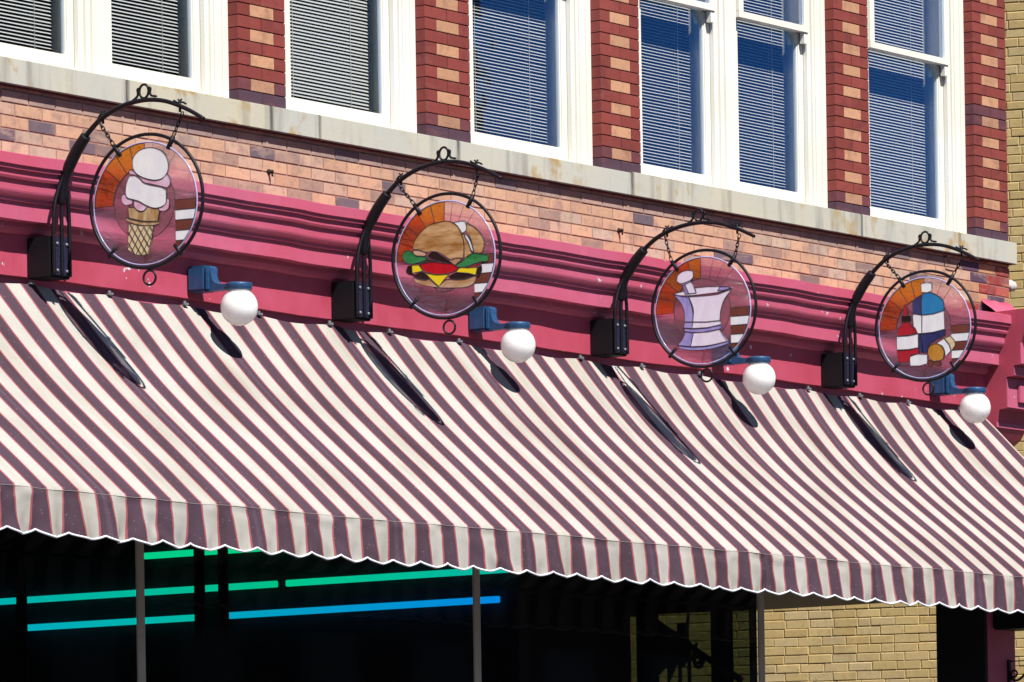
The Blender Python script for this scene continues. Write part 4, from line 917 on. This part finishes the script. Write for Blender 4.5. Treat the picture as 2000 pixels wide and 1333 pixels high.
for si, (X, yc, zc, dz) in enumerate(SIGN):
    s = empty('hanging_sign', (X, yc, zc), LABELS[si], 'hanging sign', 'round stained glass signs above the awning', rz=R_(6))
    MB().ring((0, 0, 0), 0.344, 0.0092, 72, 10, 'x').build('iron_ring', 'iron', s)
    MB().lathe((0, -GC[0], GC[1]), [(0.0, -0.002), (GR, -0.002), (GR, 0.002), (0.0, 0.002)], 72, 'x').build('glass_pane', 'clear', s)
    MB().ring((0, -GC[0], GC[1]), GR + 0.001, 0.0042, 72, 8, 'x').build('glass_rim', 'edge', s)
    # mauve centre disc, golden to orange sector, brown and white bars
    art = ART[si + 1]
    if si != 1:
        poly_piece('centre_disc', 'mauve', arcpts((-0.012, -0.01), 0.187, 0, 354, 59), s, 0.0026, 0.0012)
    rin = 0.19
    segs = [(90, 107, 'amber1'), (107, 124, 'amber1'), (124, 141, 'amber1' if si in (0, 3) else 'amber2'), (141, 160, 'amber2'), (160, 180, 'amber2')]
    if si == 2: segs = [(92, 108, 'amber1'), (108, 124, 'amber2'), (124, 143, 'amber1'), (143, 162, 'amber2'), (162, 181, 'amber2')]
    for a0, a1, mt in segs:
        outer = arcpts(GC, GR - 0.004, a0, a1, 6); inner = arcpts((-0.012, -0.01), rin, a1, a0, 6)
        poly_piece('amber_segment', mt, outer + inner, s, 0.0029, 0.0013)
    zb = [-0.006, -0.060, -0.112, -0.166, -0.217, -0.243]
    for q in range(5):
        top, bot = zb[q] - 0.001, zb[q + 1] + 0.001
        xe = lambda z: GC[0] + math.sqrt(max((GR - 0.005) ** 2 - (z - GC[1]) ** 2, 0))
        x0 = 0.177
        if xe(bot) > x0 + 0.012:
            poly_piece('bar_piece', 'brownbar' if q % 2 == 0 else 'milk', [(x0, bot), (xe(bot), bot), (xe((top + bot) / 2), (top + bot) / 2), (xe(top), top), (x0, top)], s, 0.0029, 0.0013)
    for a in (80, 66, 52) if si in (0, 1, 3) else (76, 62, 48):
        a = R_(a); MB().tube([(-0.0026, -(GC[0] + 0.19 * math.cos(a)), GC[1] + 0.19 * math.sin(a)), (-0.0026, -(GC[0] + (GR - .004) * math.cos(a)), GC[1] + (GR - .004) * math.sin(a))], 0.0013, 5).build('lead_line', 'lead', s)
    MB().tube([(-0.0026, 0.012, -0.245), (-0.0026, 0.012, -0.322)], 0.0012, 5).build('lead_line', 'lead', s)
    MB().tube([(-0.0026, 0.19, -0.03), (-0.0026, 0.32, -0.028)], 0.0012, 5).build('lead_line', 'lead', s)
    for n_, (nm, mt, pts) in enumerate(art):
        o = poly_piece(nm, mt, dense(pts), s, 0.0042 + 0.00012 * n_, 0.0019)
        if nm == 'waffle':       # lattice of leads over the wafer
            wl = MB(); xs = [p[0] for p in pts]; zs_ = [p[1] for p in pts]; cxm, czm = sum(xs) / len(xs), sum(zs_) / len(zs_)
            def inside(x, z):
                r = False
                for (xa, za), (xb, zb_) in zip(pts, pts[1:] + pts[:1]):
                    if (za > z) != (zb_ > z) and x < (xb - xa) * (z - za) / (zb_ - za) + xa: r = not r
                return r
            for sg in (-1, 1):
                for k in range(-6, 7):
                    line = []
                    for i in range(-60, 61):
                        t = i * 0.004; x = cxm + k * 0.036 + t * 0.62; z = czm + sg * t
                        if inside(x, z): line.append((x, z))
                    if len(line) > 2:
                        for xx in (-0.0056, 0.0056): wl.tube([(xx, -line[0][0], line[0][1]), (xx, -line[-1][0], line[-1][1])], 0.0022, 5)
            wl.build('waffle_lead', 'lead', o)
    (a1, z1), (a2, z2) = HANG[si]
    for (a, z) in ((a1, z1), (a2, z2), (-0.225, -0.262), (0.2, -0.282)):
        d = math.hypot(a, z); ua, uz = a / d, z / d
        cl = MB(); cl.tube([(0, -ua * 0.362, uz * 0.362), (0, -ua * 0.29, uz * 0.29)], 0.0125 if z > 0 else 0.0105, 6)
        cl.build('clamp', 'iron', s)
    for (a, z), h in zip(((a1, z1), (a2, z2)), HK[si]):
        d = math.hypot(a, z); p0 = Vector((0, -a / d * 0.366, z / d * 0.366)); p1 = Vector((0, h - yc, armz(h, dz) - zc - 0.03))
        n = max(3, round((p1 - p0).length / 0.024)); c = MB(); dv = (p1 - p0) / n; up = dv.normalized(); sd = Vector((1, 0, 0)); fw = up.cross(sd)
        for i in range(n):
            m_ = p0 + dv * (i + 0.5); ax = sd if i % 2 else fw
            q = [m_ + up * (0.0175 * math.sin(t)) + ax * (0.0085 * math.cos(t)) for t in [2 * math.pi * k / 14 for k in range(14)]]
            c.tube(q, 0.0031, 6, closed=True)
        c.build('chain', 'iron', s)
    MB().ring((0, -0.012, -0.396), 0.037, 0.0062, 28, 8, 'x').build('pull_ring', 'iron', s)

# ------------------------------------------------------------------ globe lamps
lamp = empty('globe_wall_lamp', (1.205, -0.03, 5.21), None, None, 'white globe lamps on blue arms')
MB().box(-0.054, 0.054, -0.124, -0.001, 0.004, 0.144, None, 0.012).build('lamp_box', 'lampblue', lamp)
arm = MB(); arm.prism([(-0.1245, 0.143), (-0.135, 0.141), (-0.142, 0.13), (-0.146, 0.095), (-0.158, 0.062), (-0.18, 0.043), (-0.205, 0.036), (-0.25, 0.034), (-0.25, 0.004), (-0.1245, 0.004)], -0.028, 0.028)
arm.build('lamp_arm', 'lampblue', lamp)
MB().box(-0.05, 0.05, -0.138, -0.1242, 0.008, 0.14, None, 0.006).build('front_plate', 'lampblue', lamp)
MB().lathe((0, -0.317, 0), [(0.0, 0.036), (0.06, 0.036), (0.071, 0.033), (0.073, 0.026), (0.072, 0.002), (0.066, -0.004), (0.0, -0.004)], 32).build('lamp_cap', 'lampblue', lamp)
pr = [(0.055, -0.0045)] + [(0.1015 * math.sin(R_(a)), -0.094 + 0.1015 * math.cos(R_(a))) for a in range(38, 181, 6)]
pr[-1] = (0.0005, pr[-1][1])
MB().lathe((0, -0.317, 0), pr, 48).build('globe', 'globe', lamp)
LL = ['white globe lamp on a blue arm, right of the ice cream sign', 'white globe lamp on a blue arm, right of the burger sign',
      'white globe lamp on a blue arm, right of the mortar and pestle sign', 'white globe lamp on a blue arm, below the bottle sign, beside the red corbel']
for i, x in enumerate((1.205, 3.815, 6.385, 8.985)):
    if i == 0: L_ = lamp
    else:
        L_ = lamp.copy(); COL.objects.link(L_)
        for ch in lamp.children:
            q = ch.copy(); COL.objects.link(q); q.parent = L_
        L_.location.x = x
    tag(L_, LL[i], 'wall lamp')

# ------------------------------------------------------------------ small things on the wall
def anchor(x, z, label):
    a = MB(); a.lathe((0, 0, 0), [(0.017, 0.004), (0.014, -0.008), (0.009, -0.014), (0.009, -0.03), (0, -0.031)], 10, 'y')
    a.tube([(0, -0.022, 0.0), (0.004, -0.024, -0.028)], 0.006, 6)
    tag(a.build('wall_anchor', 'rust', loc=(x, 0, z)), label, 'wall anchor', 'rusty anchors in the tan brick')
anchor(1.935, 5.952, 'rusty iron anchor in the tan brick between the ice cream and burger signs')
anchor(5.385, 5.957, 'rusty iron anchor in the tan brick left of the mortar and pestle sign')
hk_ = MB(); hk_.tube(smoothpath([(0, 0.01, 0.02), (0, -0.03, 0.02), (0.0, -0.035, -0.005), (0.02, -0.035, -0.016), (0.11, -0.035, -0.018)], 4), 0.004, 6)
tag(hk_.build('wire_hook', 'rust', loc=(9.2, 0, 6.13)), 'bent black wire hook under the stone sill above the bottle sign', 'hook')
ins = MB(); ins.lathe((0, 0, 0), [(0.012, -0.06), (0.012, 0.0), (0.028, 0.005), (0.03, 0.02), (0.02, 0.026), (0.02, 0.034), (0.04, 0.04), (0.042, 0.058), (0.025, 0.066), (0.025, 0.076), (0.036, 0.082), (0.034, 0.1), (0.0, 0.106)], 20, 'x')
tag(ins.build('insulator', 'porcelain', loc=(10.1, 0.06, 6.045)), 'ribbed porcelain insulator on the corner of the wall by the yellow brick', 'insulator')

# ------------------------------------------------------------------ glowing tubes inside the dark shop
rowz = {'A': 4.0, 'B': 3.882, 'C': 3.707}
G, T_, Bc = (0.0, 0.62, 0.2), (0.0, 0.42, 0.40), (0.0, 0.28, 0.62)
TUBES = [('B', 4.4, 1.92, [(0, (0.0, 0.52, 0.24)), (1, (0.0, 0.4, 0.42))], 'upper left teal glowing tube inside the shop'),
         ('C', 3.91, 2.563, [(0, (0.0, 0.46, 0.36)), (1, (0.0, 0.40, 0.5))], 'lower left cyan glowing tube inside the shop'),
         ('B', 1.846, 0.17, [(0, (0.0, 0.46, 0.36)), (1, (0.0, 0.55, 0.25))], 'upper right green glowing tube behind the shop window'),
         ('C', 2.297, 0.265, [(0, (0.0, 0.24, 0.72)), (1, (0.0, 0.36, 0.5))], 'lower right blue glowing tube behind the shop window'),
         ('T', 2.95, 1.6, [(0, (0.0, 0.62, 0.2)), (1, (0.0, 0.6, 0.25))], 'topmost green glowing tube inside the shop, just under the valance')]
zrow = {'T': 4.107 - 0.0, 'B': 3.882, 'C': 3.707}
for rw, ya, yb, st, lab in TUBES:
    z = zrow[rw]
    t = MB(); t.box(-0.014, 0.014, 0, ya - yb, -0.0195, 0.0195, None, 0.004)
    o = t.build('neon_tube', m_tube('gas_tube_' + rw, st, 0, ya - yb, 1.15), loc=(4.45, yb, z))
    tag(o, lab, 'neon tube', 'glowing tubes inside the dark shop')

# black cutout modelling the scroll bracket's reflection in the dark entrance glass
ra = MB()
sx = 6.93
ra.tube([(sx, 0.93, 3.775), (sx, 0.46, 3.47), (sx, 0.17, 3.30)], 0.022, 8)
ra.tube([(sx, 0.88, 3.70)] + [(sx, 0.845 + 0.052 * (1 - 0.85 * i / 24) * math.cos(i * 0.5), 3.655 + 0.06 * (1 - 0.85 * i / 24) * math.sin(i * 0.5)) for i in range(25)], 0.012, 6)
ra.tube([(sx, 0.50, 3.55)] + [(sx, 0.492 + 0.052 * (1 - 0.85 * i / 24) * math.cos(i * 0.5), 3.435 + 0.06 * (1 - 0.85 * i / 24) * math.sin(i * 0.5)) for i in range(25)], 0.012, 6)
for y in (0.63, 0.56): ra.tube([(sx, y, 3.56), (sx, y, 2.6)], 0.014, 6)
ra.prism([(0.80, 3.70), (0.80, 3.35), (0.72, 3.42), (0.72, 3.30), (0.655, 3.42), (0.60, 3.40), (0.575, 3.45), (0.56, 3.74), (0.575, 3.68), (0.64, 3.68), (0.64, 3.62)], sx - 0.012, sx + 0.012)
tag(ra.build('scroll_reflection', 'black'), 'black cutout standing in for the scroll bracket mirrored in the dark entrance glass', 'modelled reflection')
# scroll bracket on the corner pilaster, and the dark box above it
sb = empty('scroll_bracket', (9.97, -0.004, 3.45), 'thin black iron scroll bracket on the pink corner pilaster', 'bracket')
MB().box(-0.035, -0.01, -0.016, 0, -0.09, 0.07).build('wall_bar', 'iron', sb)
MB().tube([(-0.02, -0.012, 0.06), (-0.02, -0.5, 0.06)], 0.004, 6).build('top_rod', 'iron', sb)
MB().tube([(-0.02, -0.02 - 0.035 * (1 - 0.8 * i / 16) + 0.035 * (1 - 0.8 * i / 16) * math.cos(i * 0.45), -0.03 + 0.035 * (1 - 0.8 * i / 16) * math.sin(i * 0.45)) for i in range(17)] , 0.007, 6).build('scroll', 'iron', sb)
MB().tube(smoothpath([(-0.02, -0.015, -0.05), (-0.02, -0.06, -0.07), (-0.02, -0.11, -0.045), (-0.02, -0.15, 0.0), (-0.02, -0.19, 0.045), (-0.02, -0.26, 0.058)], 5), 0.0085, 6).build('curved_stay', 'iron', sb)
part(MB().box(9.75, 10.05, -0.5, -0.003, 3.715, 3.92, None, 0.01).build('under_box', 'boxblack'))

# ------------------------------------------------------------------ neighbouring yellow brick building
nb = empty('yellow_brick_building', (15.8, 3.27, 0), 'yellow painted brick building beyond the corner, seen at the right edge and under the awning', 'building')
DW = Vector((0.2862, -0.9582, 0)).normalized(); NW = Vector((-DW.y, DW.x, 0)); P0 = Vector((15.801, 3.273, 0))
if NW.x > 0: NW = -NW
def tfw(p): return P0 + DW * p.x - NW * p.y + Vector((0, 0, p.z)) - Vector((15.8, 3.27, 0))
b = MB(); z = 2.4; row = 0; hz = 0.0705; YC = [((0.56, 0.41, 0.18), 5), ((0.58, 0.43, 0.2), 3), ((0.52, 0.37, 0.155), 2), ((0.54, 0.41, 0.21), 2)]
while z < 10.6:
    L_ = 0.198; x = -4.6 + (L_ / 2 if row % 2 else 0) + rng.uniform(-0.02, 0.02)
    lim = 5.0
    while x < lim:
        ll_ = min(L_ if rng.random() > 0.07 else L_ * 0.52, lim - x)
        if ll_ < 0.03: break
        jx, jz = rng.uniform(0.001, 0.005), rng.uniform(0.001, 0.005)
        tx = rng.uniform(-0.002, 0.002)
        b.brick(x + jx * 0.5, x + ll_ - jx * 0.5, -0.0055 + rng.uniform(-0.0025, 0.0025), 0.02, z + jz * 0.6 + tx, z + hz - jz * 0.4 + tx, pick(YC), rng.uniform(0.004, 0.0075), tfw)
        x += ll_
    z += hz; row += 1
b.build('brick_face', 'yellow', nb)
m_ = MB(); V = [m_.bm.verts.new(tfw(Vector(p))) for p in ((-4.8, 0, 0), (5.0, 0, 0), (5.0, 0.5, 0), (-4.8, 0.5, 0), (-4.8, 0, 10.7), (5.0, 0, 10.7), (5.0, 0.5, 10.7), (-4.8, 0.5, 10.7))]
for q in ((0, 3, 2, 1), (4, 5, 6, 7), (0, 1, 5, 4), (1, 2, 6, 5), (2, 3, 7, 6), (3, 0, 4, 7)): m_.bm.faces.new([V[i] for i in q])
m_.build('wall', 'ymortar', nb)
